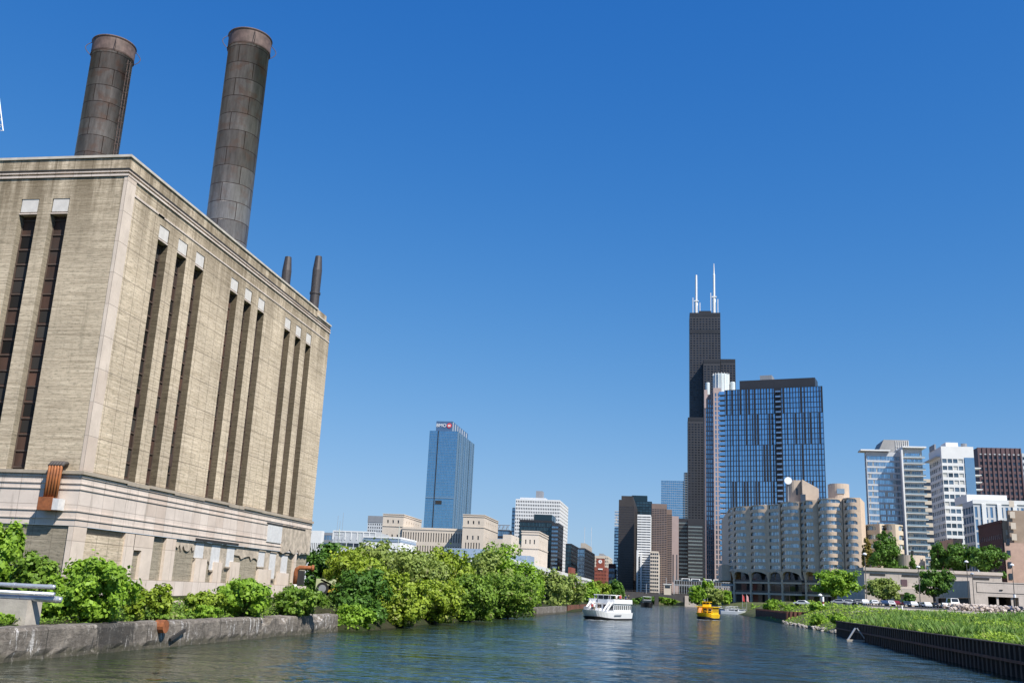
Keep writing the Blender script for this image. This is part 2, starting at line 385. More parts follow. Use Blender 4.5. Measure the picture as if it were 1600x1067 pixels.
# east (river) wall above the stone band
slots_e = []
for g in (86.85, 103.95, 121.05): slots_e += [(g+k*4.04, g+k*4.04+2.05) for k in range(3)]
slots_s = [(-62.8, -60.85), (-59.45, -57.6)]
def slot_wall(O, U, W, z0, z1, cols, zt, mat, inset=.8):
    mb = MB(); jm = MB(); pn = []
    U = np.array(U, float); Z = np.array([0, 0, 1.]); Nn = np.cross(U, Z); O = np.array(O, float)
    us = [0]
    for a, b_ in cols: us += [a, b_]
    us.append(W)
    for i in range(len(us)-1):
        P = lambda u, v, d=0: O+U*u+Z*v-Nn*d
        if i % 2 == 0: mb.quad(P(us[i], 0), P(us[i+1], 0), P(us[i+1], z1-z0), P(us[i], z1-z0)); continue
        mb.quad(P(us[i], zt-z0), P(us[i+1], zt-z0), P(us[i+1], z1-z0), P(us[i], z1-z0))
        u0, u1, d = us[i], us[i+1], inset
        jm.quad(P(u0, 0), P(u0, 0, d), P(u0, zt-z0, d), P(u0, zt-z0)); jm.quad(P(u1, 0, d), P(u1, 0), P(u1, zt-z0), P(u1, zt-z0, d))
        jm.quad(P(u0, 0), P(u1, 0), P(u1, 0, d), P(u0, 0, d)); jm.quad(P(u0, zt-z0, d), P(u1, zt-z0, d), P(u1, zt-z0), P(u0, zt-z0))
        pn.append((P(u0, 0, d), P(u1, zt-z0, d), U, Nn, u1-u0, zt-z0))
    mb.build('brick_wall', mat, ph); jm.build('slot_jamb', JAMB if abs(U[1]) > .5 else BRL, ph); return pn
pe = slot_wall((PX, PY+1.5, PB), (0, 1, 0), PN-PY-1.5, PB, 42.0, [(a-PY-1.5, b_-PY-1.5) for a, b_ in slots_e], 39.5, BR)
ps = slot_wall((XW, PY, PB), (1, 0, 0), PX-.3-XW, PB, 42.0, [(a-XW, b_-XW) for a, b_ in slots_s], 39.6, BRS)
MB().quad((PX, PY+1.5, PB), (PX, PN, PB), (PX, PN, PB), (PX, PY+1.5, PB))
SG = glass('slot_glass', (.045, .04, .036), 0, .55, .8, blinds=0.0, spec=.2)
SRUST = paint('rusty_sash', (.085, .042, .028), .8, .8, .35, streak=True, grime=(.035, .028, .025))
for (a, b_, U, Nn, w_, h_) in pe+ps:
    win = MB(); zz = 0
    P = lambda u, v, d=0: a+U*u+np.array([0, 0, 1.])*v+Nn*d
    win.quad(P(0, 0, .01), P(w_, 0, .01), P(w_, h_-1.4, .01), P(0, h_-1.4, .01)); wo = win.build('window', SRUST, ph)
    fr = MB()
    fr.obox(P(.08, h_/2-.7, .06), U*.05, Nn*.04, np.array([0, 0, h_/2-.75])); fr.obox(P(w_-.08, h_/2-.7, .06), U*.05, Nn*.04, np.array([0, 0, h_/2-.75]))
    for k in range(17): fr.obox(P(w_/2, .3+k*1.5, .06), U*(w_/2-.01), Nn*.045, np.array([0, 0, .06]))
    fr.build('frame', paint('sash_bar', (.10, .07, .055), .7, .4), wo)
    for k in range(16):
        if rnd.random() < .55: MB().quad(P(.2, .5+k*1.5, .03), P(w_-.2, .5+k*1.5, .03), P(w_-.2, 1.6+k*1.5, .03), P(.2, 1.6+k*1.5, .03)).build('pane', SG, wo)
    cap_ = MB(); cap_.obox(P(w_/2, h_-.68, .68), U*(w_/2-.1), Nn*.07, np.array([0, 0, .66])); co = cap_.build('hood_panel', PALE, ph)
    sl = MB(); sl.obox(P(w_/2, h_-1.52, .42), U*(w_/2-.02), Nn*.38, np.array([0, 0, .07])); sl.build('hood_soffit', ST, co)
for yy, zz in ((88.0, 20.6), (96.0, 15.8)):      # open tilting sashes hanging out of the river side slots
    MB().prism([(PX-1.1, yy-.95), (PX-.35, yy-.95), (PX-.35, yy+.3), (PX-1.1, yy+.3)], zz, zz+1.3).build('open_sash', SRUST, ph)
# corner pier, cornice bands and parapet
cp = MB(); cp.box(PX-.3, PX+.10, PY-.05, PY+1.5, PB, 42.0, 'tb'); cp.build('corner_pier', STP, ph)
se = MB(); se.quad((PX, PN, PB), (PX-60, PN, PB), (PX-60, PN, 42), (PX, PN, 42)); se.build('north_wall', BR, ph)
pp = MB(); pp.box(XW, PX+.02, PY-.02, PN-6, 42.0, 43.75, 'b'); pp.box(XW, PX+.02, PN-6, PN+.02, 42.0, 42.9, 'b'); pp.build('parapet', BR, ph)
cc = MB(); cc.box(XW-.1, PX+.16, PY-.16, PN-5.9, 43.75, 44.0); cc.box(XW-.1, PX+.16, PN-5.9, PN+.15, 42.9, 43.12)
cc.build('coping', paint('coping_stone', (.55, .5, .43), .8, .2, 1), ph)
sc_ = MB()
for z_, h_ in ((41.78, .2), (42.2, .12)): sc_.box(XW, PX+.14, PY-.14, PY-.021, z_, z_+h_); sc_.box(PX+.021, PX+.14, PY-.02, PN, z_, z_+h_)
sc_.build('string_course', ST, ph)
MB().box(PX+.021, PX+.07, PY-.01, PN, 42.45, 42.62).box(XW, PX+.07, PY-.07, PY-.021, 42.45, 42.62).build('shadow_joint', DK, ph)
MB().box(PX+.003, PX+.08, PY+1.5, PY+7.4, 40.3, 40.5).box(PX+.003, PX+.08, 86.2, PN, 40.3, 40.45).build('drip_moulding', ST, ph)
# stone band 8.4-13.3 on both faces
bs = MB(); bs.quad((XW, PY-.06, 8.5), (PX+.06, PY-.06, 8.5), (PX+.06, PY-.06, 13.0), (XW, PY-.06, 13.0))
bs.quad((PX+.06, PY-.06, 8.5), (PX+.06, PN, 8.5), (PX+.06, PN, 13.0), (PX+.06, PY-.06, 13.0)); bs.build('stone_band', ST, ph)
for z_ in (9.05, 9.75, 11.65, 12.15, 12.72):       # projecting courses that throw thin shadows
    MB().box(XW, PX+.15, PY-.15, PY-.062, z_, z_+.11).box(PX+.062, PX+.15, PY-.061, PN, z_, z_+.11).build('string_course', ST, ph)
led = MB(); led.box(XW, PX+.32, PY-.32, PY+.0, 13.0, 13.3)
y_ = PY
for y2, dz in ((87.2, 0), (91.4, .12), (96.6, 0), (103.5, .1), (109.8, 0), (114.2, .14), (119.5, 0), (PN, .05)): led.box(PX-.4, PX+.32-dz*.6, y_+.001, y2, 13.0-dz, 13.3-dz*.3); y_ = y2
led.build('ledge', SOOT, ph)
# lower storey
low = MB(); low.quad((XW, PY+.12, 1.0), (PX-.5, PY+.12, 1.0), (PX-.5, PY+.12, 8.5), (XW, PY+.12, 8.5)); low.build('brick_wall', BRL, ph)
MB().quad((PX-.35, PY, 1.0), (PX-.35, PN, 1.0), (PX-.35, PN, 8.5), (PX-.35, PY, 8.5)).build('recessed_wall', BRL, ph)
MB().box(PX-.5, PX+.02, PY-.02, PY+2.0, 1.0, 8.498, 'tb').build('corner_pier', STP, ph)
for y0, y1, z0, z1 in ((82.0, 90.3, 4.2, 4.21), (88.6, 90.4, 4.1, 8.4), (91.9, 94.0, 4.1, 8.4), (91.9-1.6, 91.9, 6.9, 8.4), (96.6, 98.7, 4.1, 8.4), (103.6, 106.4, 4.1, 6.6), (108.2, 110.4, 4.1, 6.4), (112.6, 115.2, 4.1, 6.6),
                       (121.0, 125.2, 4.1, 6.0), (127.4, 131.4, 4.1, 5.7), (132.9, 133.7, 4.1, 8.4)):
    if z1-z0 > .1: MB().box(PX-.34, PX, y0, y1, z0, z1).build('pilaster', STP, ph)
MB().box(PX-.345, PX-.12, 82.0, 88.6, 4.1, 7.9).build('brick_panel', BR, ph)
MB().box(PX-.34, PX+.04, PY+2.0, PN, 1.0, 4.1).build('plinth', ST, ph)
for (y0, y1, z0, z1) in ((103.5, 105.5, 6.7, 8.35), (107.5, 109.7, 5.5, 8.35), (111.6, 113.6, 6.0, 8.3), (120.9, 122.8, 6.3, 8.2), (124.6, 126.6, 4.9, 8.2), (128.6, 130.8, 4.7, 8.1)):
    f_ = MB().box(PX-.30, PX-.16, y0, y1, z0, z1).build('blocked_window', WHITEB, ph)
    MB().box(PX-.15, PX-.05, y0-.1, y1+.1, z1, z1+.15).box(PX-.15, PX-.05, y0-.1, y1+.1, z0-.18, z0).build('lintel', SOOT, f_)
def jag(y0, y1, zlo, zhi, x, mat, name, amp=.35, seed=1):
    r = random.Random(seed); n = 14; pts = [(y0+(y1-y0)*k/n, zhi+r.uniform(-.1, .1)) for k in range(n+1)][::-1]
    b_ = [(y0+(y1-y0)*k/n, zlo+r.uniform(-amp, amp)) for k in range(n+1)]
    ring = b_+pts; mb = MB(); i = len(ring)
    mb.v = [(x, a, c) for a, c in ring]+[(x+.12, a, c) for a, c in ring]; mb.f = [tuple(range(i, 2*i))]+[(k, (k+1) % i, i+(k+1) % i, i+k) for k in range(i)]
    return mb.build(name, mat, ph)
jag(105.6, 107.4, 6.4, 8.45, PX-.3, PLASTER, 'broken_facing', seed=2); jag(109.8, 111.5, 5.7, 8.45, PX-.3, PLASTER, 'broken_facing', seed=3)
jag(113.7, 120.8, 7.2, 8.45, PX-.3, PLASTER, 'broken_facing', .3, 4); jag(122.9, 124.5, 6.0, 8.4, PX-.3, PLASTER, 'broken_facing', seed=5); jag(126.7, 128.5, 5.2, 8.4, PX-.3, PLASTER, 'broken_facing', seed=6)
jag(98.0, 103.4, 7.6, 8.45, PX-.3, PLASTER, 'broken_facing', .4, 7)
jag(127.3, 138.0, 8.6, 12.0, PX+.05, PLASTER, 'broken_facing', .4, 8)
MB().box(PX+.07, PX+.17, 122.2, 127.1, 9.5, 11.7).build('white_patch', WHITEB, ph)
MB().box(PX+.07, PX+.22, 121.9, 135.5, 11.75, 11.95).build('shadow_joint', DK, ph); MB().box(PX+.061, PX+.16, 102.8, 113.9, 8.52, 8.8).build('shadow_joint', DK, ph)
MB().box(PX-.34, PX+.03, 134.2, 137.4, 1.5, 6.2).build('loading_door', DK, ph)
rf = MB(); rf.quad((XW, PY+.6, 42.6), (PX-.6, PY+.6, 42.6), (PX-.6, PN-.6, 42.6), (XW, PN-.6, 42.6)); rf.build('roof', paint('tar_roof', (.08, .08, .08)), ph)
# rusty conduit bundle on the south face
cb = thing('conduit', None, None, (-54.2, PY-.5, 10)); cb.parent = None
for k in range(5):
    x = -54.5+k*.28
    MB().tube([(x, PY-.1, 13.9), (x, PY-.62, 13.9), (x, PY-.9, 13.6), (x-.05, PY-.9, 10.8)], [.13, .13, .13, .13], 10).build('conduit_pipe', RUSTO, ph, smooth=True)
    MB().tube([(x, PY-.1, 13.9), (x, PY-.6, 13.91), (x, PY-.93, 13.57)], .19, 10).build('conduit_elbow', paint('sooty_iron', (.07, .06, .055), .7, .3), ph, smooth=True)
MB().box(-54.95, -53.6, PY-1.15, PY-.15, 9.7, 10.85).build('junction_box', RUST, ph)
MB().box(-53.58, -53.0, PY-1.1, PY-.15, 9.75, 10.75).build('junction_box', WHITEB, ph)
bpy.data.objects.remove(cb)
# stacks
def m_stack(name, c1, c2, rustc, h=4.0):
    m, t, b = new_mat(name); tc = nd(t, 'TexCoord'); P = tc.outputs['Object']
    s = nd(t, 'SeparateXYZ'); lk(t, P, s.inputs[0])
    ang = mth(t, 'MULTIPLY', mth(t, 'ARCTAN2', s.outputs[1], s.outputs[0]), 2.9)
    c = nd(t, 'CombineXYZ'); lk(t, ang, c.inputs[0]); lk(t, s.outputs[2], c.inputs[1]); v = c.outputs[0]
    br = nd(t, 'TexBrick'); lk(t, v, br.inputs['Vector']); br.offset = .5; br.inputs['Scale'].default_value = 1
    br.inputs['Brick Width'].default_value = 4.56; br.inputs['Row Height'].default_value = h; br.inputs['Mortar Size'].default_value = .05
    br.inputs['Color1'].default_value = (0, 0, 0, 1); br.inputs['Color2'].default_value = (1, 1, 1, 1); br.inputs['Mortar'].default_value = (.4, .4, .4, 1)
    col_ = mixc(t, br.outputs['Color'], c1, c2)
    vm = nd(t, 'Mapping'); lk(t, v, vm.inputs[0]); vm.inputs['Scale'].default_value = (1.6, .22, 1)
    col_ = mixc(t, 1, col_, ramp(t, noise(t, vm.outputs[0], 1.2, 6, .7), [(.3, .6), (.7, 1.35)]), 'MULTIPLY')
    up = nd(t, 'MapRange'); lk(t, s.outputs[2], up.inputs[0]); up.inputs[1].default_value = 5; up.inputs[2].default_value = 42
    rr = mth(t, 'MULTIPLY', ramp(t, noise(t, v, .45, 6, .7), [(.5, 0), (.62, 1)]), mth(t, 'ADD', mth(t, 'MULTIPLY', up.outputs[0], .6), .15)); col_ = mixc(t, rr, col_, rustc)
    col_ = mixc(t, mth(t, 'MULTIPLY', br.outputs['Fac'], .95), col_, (.035, .016, .01))
    lk(t, col_, b.inputs['Base Color']); b.inputs['Roughness'].default_value = .40; b.inputs['Metallic'].default_value = .55
    bump(t, b, mth(t, 'MULTIPLY', br.outputs['Fac'], -1), .5, .06); return m
STK = m_stack('weathered_steel_plate', (.17, .155, .15), (.29, .275, .27), (.22, .12, .085), 2.7)
RIM = paint('rusty_rim', (.13, .088, .075), .7, .4, 1.5)
def stack(x, y, zt, ladder, lab):
    s = thing('smokestack', None, None, (0, 0, 0)); R_ = 2.95; n = 48
    prof = [(R_+.02, 42.0), (R_, zt-2.2), (R_+.02, zt-2.2), (R_+.12, zt-1.9), (R_+.12, zt-.15), (R_+.25, zt-.1), (R_+.25, zt), (R_-.1, zt), (R_-.15, zt-8)]
    mb = MB()
    for r_, z_ in prof:
        for j in range(n): a = 2*math.pi*j/n; mb.v.append((x+r_*math.cos(a), y+r_*math.sin(a), z_))
    for k in range(len(prof)-1):
        for j in range(n): a = k*n+j; b_ = k*n+(j+1) % n; mb.f.append((a, b_, b_+n, a+n))
    # the shell gets its own origin on the axis so the plates wrap round it
    bpy.data.objects.remove(s)
    me_o = bpy.data.objects
    for q in range(len(mb.v)): pass
    sh = MB(); sh.v = [(p[0]-x, p[1]-y, p[2]-42.0) for p in mb.v]; sh.f = mb.f
    o = sh.build('smokestack', STK, None, smooth=False); o.parent = ph; o.location = (x-ph.location.x, y-ph.location.y, 42.0-ph.location.z); o['label'] = lab
    for p in o.data.polygons: p.use_smooth = True
    def sub(mb_, nm, mt):
        q = mb_.build(nm, mt, None); q.parent = o; return q
    rg = MB()
    for z_, rr in ((zt-42-.05, .16), (zt-42-2.3, .07)):
        rg.tube([((R_+.12)*math.cos(2*math.pi*j/40), (R_+.12)*math.sin(2*math.pi*j/40), 0) for j in range(41)], rr, 6, False)
        for q in range(len(rg.v)-41*6, len(rg.v)): rg.v[q] = (rg.v[q][0], rg.v[q][1], rg.v[q][2]+z_)
    sub(rg, 'rim_ring', RIM)
    sub(MB().tube([(0, 0, zt-42-2.15), (0, 0, zt-42-.12)], R_+.14, 48, False), 'rim_band', RIM)
    for aa in (.55, 2.25, 3.75, 5.35):                                # hoops standing off the rim
        ca, sa = math.cos(aa), math.sin(aa); hp = MB()
        hp.tube([((R_+.1+.85*math.sin(k/8*math.pi))*ca, (R_+.1+.85*math.sin(k/8*math.pi))*sa, zt-42-.3-2.2*k/8) for k in range(9)], .055, 5); sub(hp, 'rigging_hoop', RIM)
    if ladder:
        aa = -.15; ca, sa = math.cos(aa), math.sin(aa); ld = MB(); L = zt-42-3
        for dd in (-.28, .28): ld.tube([((R_+.3)*ca-dd*sa, (R_+.3)*sa+dd*ca, 0), ((R_+.3)*ca-dd*sa, (R_+.3)*sa+dd*ca, L)], .045, 5)
        for k in range(int(L/.5)): z_ = .3+k*.5; ld.tube([((R_+.3)*ca+.28*sa, (R_+.3)*sa-.28*ca, z_), ((R_+.3)*ca-.28*sa, (R_+.3)*sa+.28*ca, z_)], .035, 4)
        for k in range(0, int(L/1.2)):
            z_ = .8+k*1.2; ld.tube([((R_+.1+.75*math.sin(q/6*math.pi))*ca-(.4*math.cos(q/6*math.pi))*sa, (R_+.1+.75*math.sin(q/6*math.pi))*sa+(.4*math.cos(q/6*math.pi))*ca, z_) for q in range(7)], .03, 4)
        sub(ld, 'caged_ladder', RIM)
    return o
stack(-84.0, 121.0, 82.5, True, 'left of the two big steel stacks, with a caged ladder down its right side')
stack(-62.0, 121.0, 82.5, False, 'right one of the two big riveted steel stacks, nearer the river wall')
EXH = paint('dark_exhaust', (.07, .062, .062), .5, .2, 2, metal=.3)
for px_, yt_ in ((450.5, 402), (498, 401)):
    y = 136.1; zz_ = atY(px_, yt_, y)[2]; x = sX(px_, y, zz_)
    MB().tube([(x, y, 42.6), (x, y, 47.4), (x, y, 47.4), (x, y, 47.7), (x, y, 47.7), (x, y, zz_-2.3), (x, y, zz_)], [.72, .72, .82, .82, .70, .72, .50], 20).build('exhaust_pipe', EXH, ph, smooth=False)
MB().box(-62.2, -52.4, 134.3, 137.8, 42.9, 44.4).build('roof_curb', BR, ph)

# ================================================================== CITY
CONC = paint('concrete', (.40, .36, .31), .85, .15, .3, streak=True); LIME = paint('post_limestone', (.60, .52, .43), .85, .08, .1)
WHT = paint('white_cladding', (.74, .74, .73), .6, .06, .2); LGR = paint('light_grey_panel', (.52, .54, .56), .6, .08, .2); MGR = paint('mid_grey', (.25, .26, .28), .6, .1, .2)
BLK = paint('black_metal', (.022, .022, .026), .45, .15, .1); BLK2 = paint('black_aluminium', (.035, .034, .038), .4, .2, .05)
PURP = paint('purple_brown_granite', (.12, .07, .078), .6, .15, .1); BRN = paint('brown_granite', (.20, .145, .125), .6, .12, .1); DBRN = paint('bronze_metal', (.045, .038, .036), .5, .15, .1)
PINK = paint('pink_granite', (.42, .32, .30), .6, .1, .1); REDB = paint('red_brick', (.26, .075, .05), .9, .25, .5); ORB = paint('orange_brick', (.50, .34, .27), .9, .18, .4); DRB = paint('dark_red_brick', (.10, .04, .03), .9, .2, .4); TANB = paint('tan_brick', (.33, .25, .19), .9, .18, .3)
GD = glass('dark_glass', (.06, .075, .10), .5, .1, .6); GB = glass('blue_glass', (.26, .38, .50), .8, .08, .3); GT = glass('tower_blue_glass', (.22, .42, .58), .9, .05, .10, wob=0)
GK = glass('teal_glass', (.05, .09, .11), .6, .07, .4); GL = glass('light_blue_glass', (.45, .62, .75), .85, .07, .3, blinds=.12); GW = glass('office_glass', (.08, .11, .14), .6, .1, .6, blinds=.12); GG_ = glass('green_ribbon_glass', (.30, .33, .31), .5, .2, .5)
WG = glass('flat_window_glass', (.16, .21, .25), .6, .12, .6, blinds=.25)
def bld(name, label, cat, px, yt, Y, S, SIDE, wall, gl, side='E', far=None, **k):
    X0, X1, Y0, Y1, z = blk(px[0], px[1], px[2] if len(px) > 2 else None, yt, Y, side, far)
    r = building(name, label, cat, X0, X1, Y0, Y1, z, S, SIDE, wall, gl, side=side, **k)
    return r, (X0, X1, Y0, Y1, z)
def addbox(r, nm, mat, x0, x1, y0, y1, z0, z1): return MB().box(x0, x1, y0, y1, z0, z1).build(nm, mat, r)
def topbox(r, nm, mat, ext, f0, f1, h, d0=.15, d1=.8):
    X0, X1, Y0, Y1, z = ext; W_ = X1-X0; D_ = Y1-Y0
    return addbox(r, nm, mat, X0+W_*f0, X0+W_*f1, Y0+D_*d0, Y0+D_*d1, z, z+h)
# ---- west side of the river (left of the picture's vanishing point: south and east faces show)
# glass bank tower
r, e = bld('glass_tower', 'tall blue glass office tower with a bank sign on its crown', 'skyscraper', (671.5, 715, 741), 673.5, 1290, (18, .90, 58, .90, 0, 0), (12, .82, 58, .92, 0, 0), paint('blue_mullion', (.16, .25, .35), .4, .1, .1), GT, cap=100, inset=.25)
X0, X1, Y0, Y1, z = e
cb = MB().box(sX(681, 1295, z), sX(706.6, 1295, z), 1295, Y1-8, z, atY(690, 658, 1295)[2]).build('crown', paint('crown_panel', (.12, .2, .32), .3, .1, .2, metal=.5), r)
zc = atY(690, 658, 1295)[2]; xa, xb = sX(681, 1295, z), sX(706.6, 1295, z)
for k in range(7): MB().box(xb+.0, xb+.5, 1297+k*(Y1-1310)/6.5, 1299+k*(Y1-1310)/6.5, z, zc-1).build('fin', LGR, cb)
MB().box(X0+(X1-X0)*.30, X0+(X1-X0)*.33, Y0-.6, Y0+.1, 20, z).build('seam', BLK, r); zm = atY(690, 762, 1290)[2]
MB().box(X0+.2, X1-.2, Y0-.35, Y0-.05, zm-14, zm-12.5).build('mechanical_band', _mats['blue_mullion'], r); MB().box(X0+(X1-X0)*.36, X0+(X1-X0)*.58, Y0-.5, Y0-.1, zm-22, zm-17).build('louvre', DK, r)
for k in range(9): MB().box(X1, X1+.9, Y0+3+k*(Y1-Y0-6)/8, Y0+3.8+k*(Y1-Y0-6)/8, 20, z).build('fin', _mats['blue_mullion'], r)
pn = []; wm = MB(); xr = X1; yy1 = sY(741.5, X1+3, zm); face(wm, (X1+3, Y0+20, 1), (0, 1, 0), yy1+16-Y0-20, zm-8, cr(yy1-4-Y0, 6, .8), cr(zm-8, 34, .5), .3, pn)
def text_obj(s, size, loc, rot, mat, parent, ext=.05, name='lettering', align='CENTER'):
    cu = bpy.data.curves.new(name, 'FONT'); cu.body = s; cu.size = size; cu.extrude = ext; cu.align_x = align; cu.align_y = 'CENTER'
    o = bpy.data.objects.new(name, cu); col.objects.link(o); bpy.context.view_layer.update()
    me = bpy.data.meshes.new_from_object(o.evaluated_get(bpy.context.evaluated_depsgraph_get())); bpy.data.objects.remove(o)
    me.materials.clear(); me.materials.append(mat); o = bpy.data.objects.new(name, me); col.objects.link(o)
    p = parent; off = Vector((0, 0, 0))
    while p is not None: off += p.location; p = p.parent
    o.location = Vector(loc)-off; o.rotation_euler = rot; o.parent = parent; return o
SIGNW = paint('sign_white', (.85, .85, .85), .5, .02); SIGNR = paint('sign_red', (.62, .02, .03), .5, .02)
zs = z+(zc-z)*.58
text_obj('BMO', 6.6, (xa+7.4, 1294.6, zs), (math.pi/2, 0, 0), SIGNW, cb, .2)
dm = MB().tube([(xb-4.6, 1295-.05, zs), (xb-4.6, 1294.4, zs)], 3.4, 24).build('roundel', SIGNR, cb)
MB().box(xb-6.3, xb-2.9, 1294.1, 1294.38, zs-1.7, zs-1.1).box(xb-6.3, xb-5.5, 1294.1, 1294.38, zs-.9, zs+1.4).box(xb-5.0, xb-4.2, 1294.1, 1294.38, zs-.9, zs+1.4).box(xb-3.7, xb-2.9, 1294.1, 1294.38, zs-.9, zs+1.4).build('emblem', SIGNW, dm)
# post office
def po(px, yt, Y, lab, s, e_, **k):
    r, ex = bld('stone_office', lab, 'office building', px, yt, Y, s, e_, LIME, GD, inset=.6, **k)
    X0, X1, Y0, Y1, z = ex; addbox(r, 'cornice', LIME, X0-.5, X1+.5, Y0-.5, Y1, z-1.6, z-.9); addbox(r, 'cornice', LIME, X0-.4, X1+.4, Y0-.4, Y1, z, z+.6); return r, ex
def po_tower(px, yt, Y, lab):
    X0, X1, Y0, Y1, z = blk(px[0], px[1], px[2], yt, Y); W_ = X1-X0; D_ = Y1-Y0
    r = thing('stone_tower', lab, 'office building', ((X0+X1)/2, (Y0+Y1)/2, 1.2), 'pale stone towers of the post office'); mb = MB(); pn = []
    for O, U, L, n in (((X0, Y0), (1, 0, 0), W_, 3), ((X1, Y0), (0, 1, 0), D_, 6 if D_ > 30 else 5)):
        zb, zt = z-26, z-20
        face(mb, (*O, z-11), U, L, 11, cr(L, n, .28, L*.12, L*.12), [(3.2, 6.0)], .7, pn)
        face(mb, (*O, zt-3), U, L, z-11-zt+3, cr(L, n, .28, L*.12, L*.12), [(1.8, 5.2)], .7, pn)
        face(mb, (*O, 1.2), U, L, zt-3-1.2, cr(L, n*2, .42, L*.12, L*.12), [(4, zt-3-1.2-.8)], .9, pn)
    mb.quad((X0, Y0, z), (X1, Y0, z), (X1, Y1, z), (X0, Y1, z)); mb.quad((X0, Y1, 1.2), (X0, Y0, 1.2), (X0, Y0, z), (X0, Y1, z)); mb.quad((X1, Y1, 1.2), (X0, Y1, 1.2), (X0, Y1, z), (X1, Y1, z))
    mb.build('wall', LIME, r); emit_panes(pn, GD, r)
    for z_ in (z-1.6, z+.0, z-10.7): addbox(r, 'cornice', LIME, X0-.45, X1+.45, Y0-.45, Y1, z_, z_+.6)
    return r, (X0, X1, Y0, Y1, z)
po_tower((599, 631, 659), 804, 870, 'left pale stone post office tower, west of the blue glass tower')
po_tower((724, 757, 778.5), 805, 850, 'middle pale stone post office tower, right in front of the blue glass tower')
po_tower((815.5, 842, 856.5), 831, 640, 'right pale stone post office tower, in front of the dark glass offices')
X0, X1, Y0, Y1, z = blk(629, 724, None, 826, 868, far=40)
r = thing('stone_office', 'long pale stone post office wing with rows of narrow upright windows between two towers', 'office building', ((X0+X1)/2, Y0, 1.2)); mb = MB(); pn = []
face(mb, (X0, Y0, 1.2), (1, 0, 0), X1-X0, z-15-1.2, cr(X1-X0, 24, .42), [(1, z-17.2)], .8, pn); face(mb, (X0, Y0, z-15), (1, 0, 0), X1-X0, 15, cr(X1-X0, 24, .42), [(2.5, 10.5)], .8, pn)
mb.quad((X0, Y0, z), (X1, Y0, z), (X1, Y0+40, z), (X0, Y0+40, z)); mb.build('wall', LIME, r); emit_panes(pn, GD, r); addbox(r, 'cornice', LIME, X0, X1-.1, Y0-.4, Y0+1, z-2, z-1.3)
bld('stone_annex', 'plain pale stone annex stepping down right of the middle post office tower', 'office building', (786, 799, 811), 835, 760, (0, .5, 1, .5, 1, 1), None, LIME, GD)
bld('stone_annex', 'low blank stone wall block joining the middle post office tower to its annex', 'office building', (765, 790, 813), 842, 790, None, None, LIME, GD)
# left fringe
bld('cream_office', 'cream low office with tall windows just clear of the power house corner', 'office building', (470, 503, 507), 829, 700, (12, .45, 1, .55, 12, 3), (2, .5, 1, .55, 12, 3), WHT, GD, group=None)
bld('glass_office', 'small grey glass office wedged between cream office and car park', 'office building', (503, 522, None), 832, 820, (5, .94, 7, .6, 0, 1), None, MGR, GB, far=30)
r, e = bld('car_park', 'open concrete parking deck with dark level openings behind the riverside trees', 'car park', (521, 587, None), 831, 780, (6, .90, 6, .5, 0, 8), None, LGR, GD, far=40)
X0, X1, Y0, Y1, z = e
for k in range(8): addbox(r, 'roof_frame', WHT, X0+k*(X1-X0)/7-.4, X0+k*(X1-X0)/7+.4, Y0-.3, Y0, z-7, z)
addbox(r, 'roof_frame', WHT, X0, X1, Y0-.32, Y0-.02, z-.8, z+.3)
r, e = bld('grid_office', 'dark topped office block with a fine grid of windows left of the post office', 'office building', (575.5, 606, None), 806.6, 1150, (9, .5, 20, .5, 0, 8), None, LGR, GD, far=30, side='E')
X0, X1, Y0, Y1, z = e; addbox(r, 'dark_top', MGR, X0-.2, X1+.2, Y0-.4, Y0+2, z-7.5, z+.2)
r, e = bld('white_depot', 'white flat roofed depot with a blue band standing behind the riverside trees', 'depot', (568, 626, 650), 839.6, 420, (14, .5, 1, .12, 5, 8), (5, .6, 1, .1, 5, 8), WHT, GD)
X0, X1, Y0, Y1, z = e; BLU = paint('blue_grey_band', (.22, .29, .38), .5, .08, .3); addbox(r, 'blue_band', BLU, X0-.2, X1+.2, Y0-.25, Y1, z-1.9, z-1.1); addbox(r, 'roof_edge', WHT, X0-.3, X1+.3, Y0-.4, Y1, z-.5, z+.15)
r, e = bld('rail_shed', 'low white roofed rail shed with blue grey wall in front of the depot', 'shed', (500, 668, 690), 866, 330, None, None, BLU, GD); X0, X1, Y0, Y1, z = e; addbox(r, 'roof', WHT, X0, X1+.5, Y0-.5, Y1, z-.02, z+.35)
bld('rail_shed', 'blue grey shed box under the middle post office tower', 'shed', (694, 765, 800), 858, 520, None, None, BLU, GD)
bld('rail_shed', 'blue grey shed box at the foot of the right post office tower', 'shed', (795, 828, 835), 868, 540, None, None, BLU, GD)
r = thing('rail_canopy', 'very long white flat roofed rail shed running along the river behind the trees', 'shed', (-75, 590, 1.2))
MB().box(-110, -62.6, 392, 800, 1.2, 14.8).build('wall', paint('shed_wall', (.30, .29, .27), .8, .3, .08), r); MB().box(-112, -62, 390, 802, 15.6, 17.4).build('roof', WHT, r)
for k in range(34): MB().box(-62.5, -62.1, 393+k*12, 394.2+k*12, 1.2, 15.6).build('pier', WHT, r)
bld('brick_office', 'small red brick block poking up behind the long white rail shed', 'office building', (888, 893, 899), 886, 560, (2, .5, 2, .4, 3, 1), (3, .5, 2, .4, 3, 1), REDB, GD)
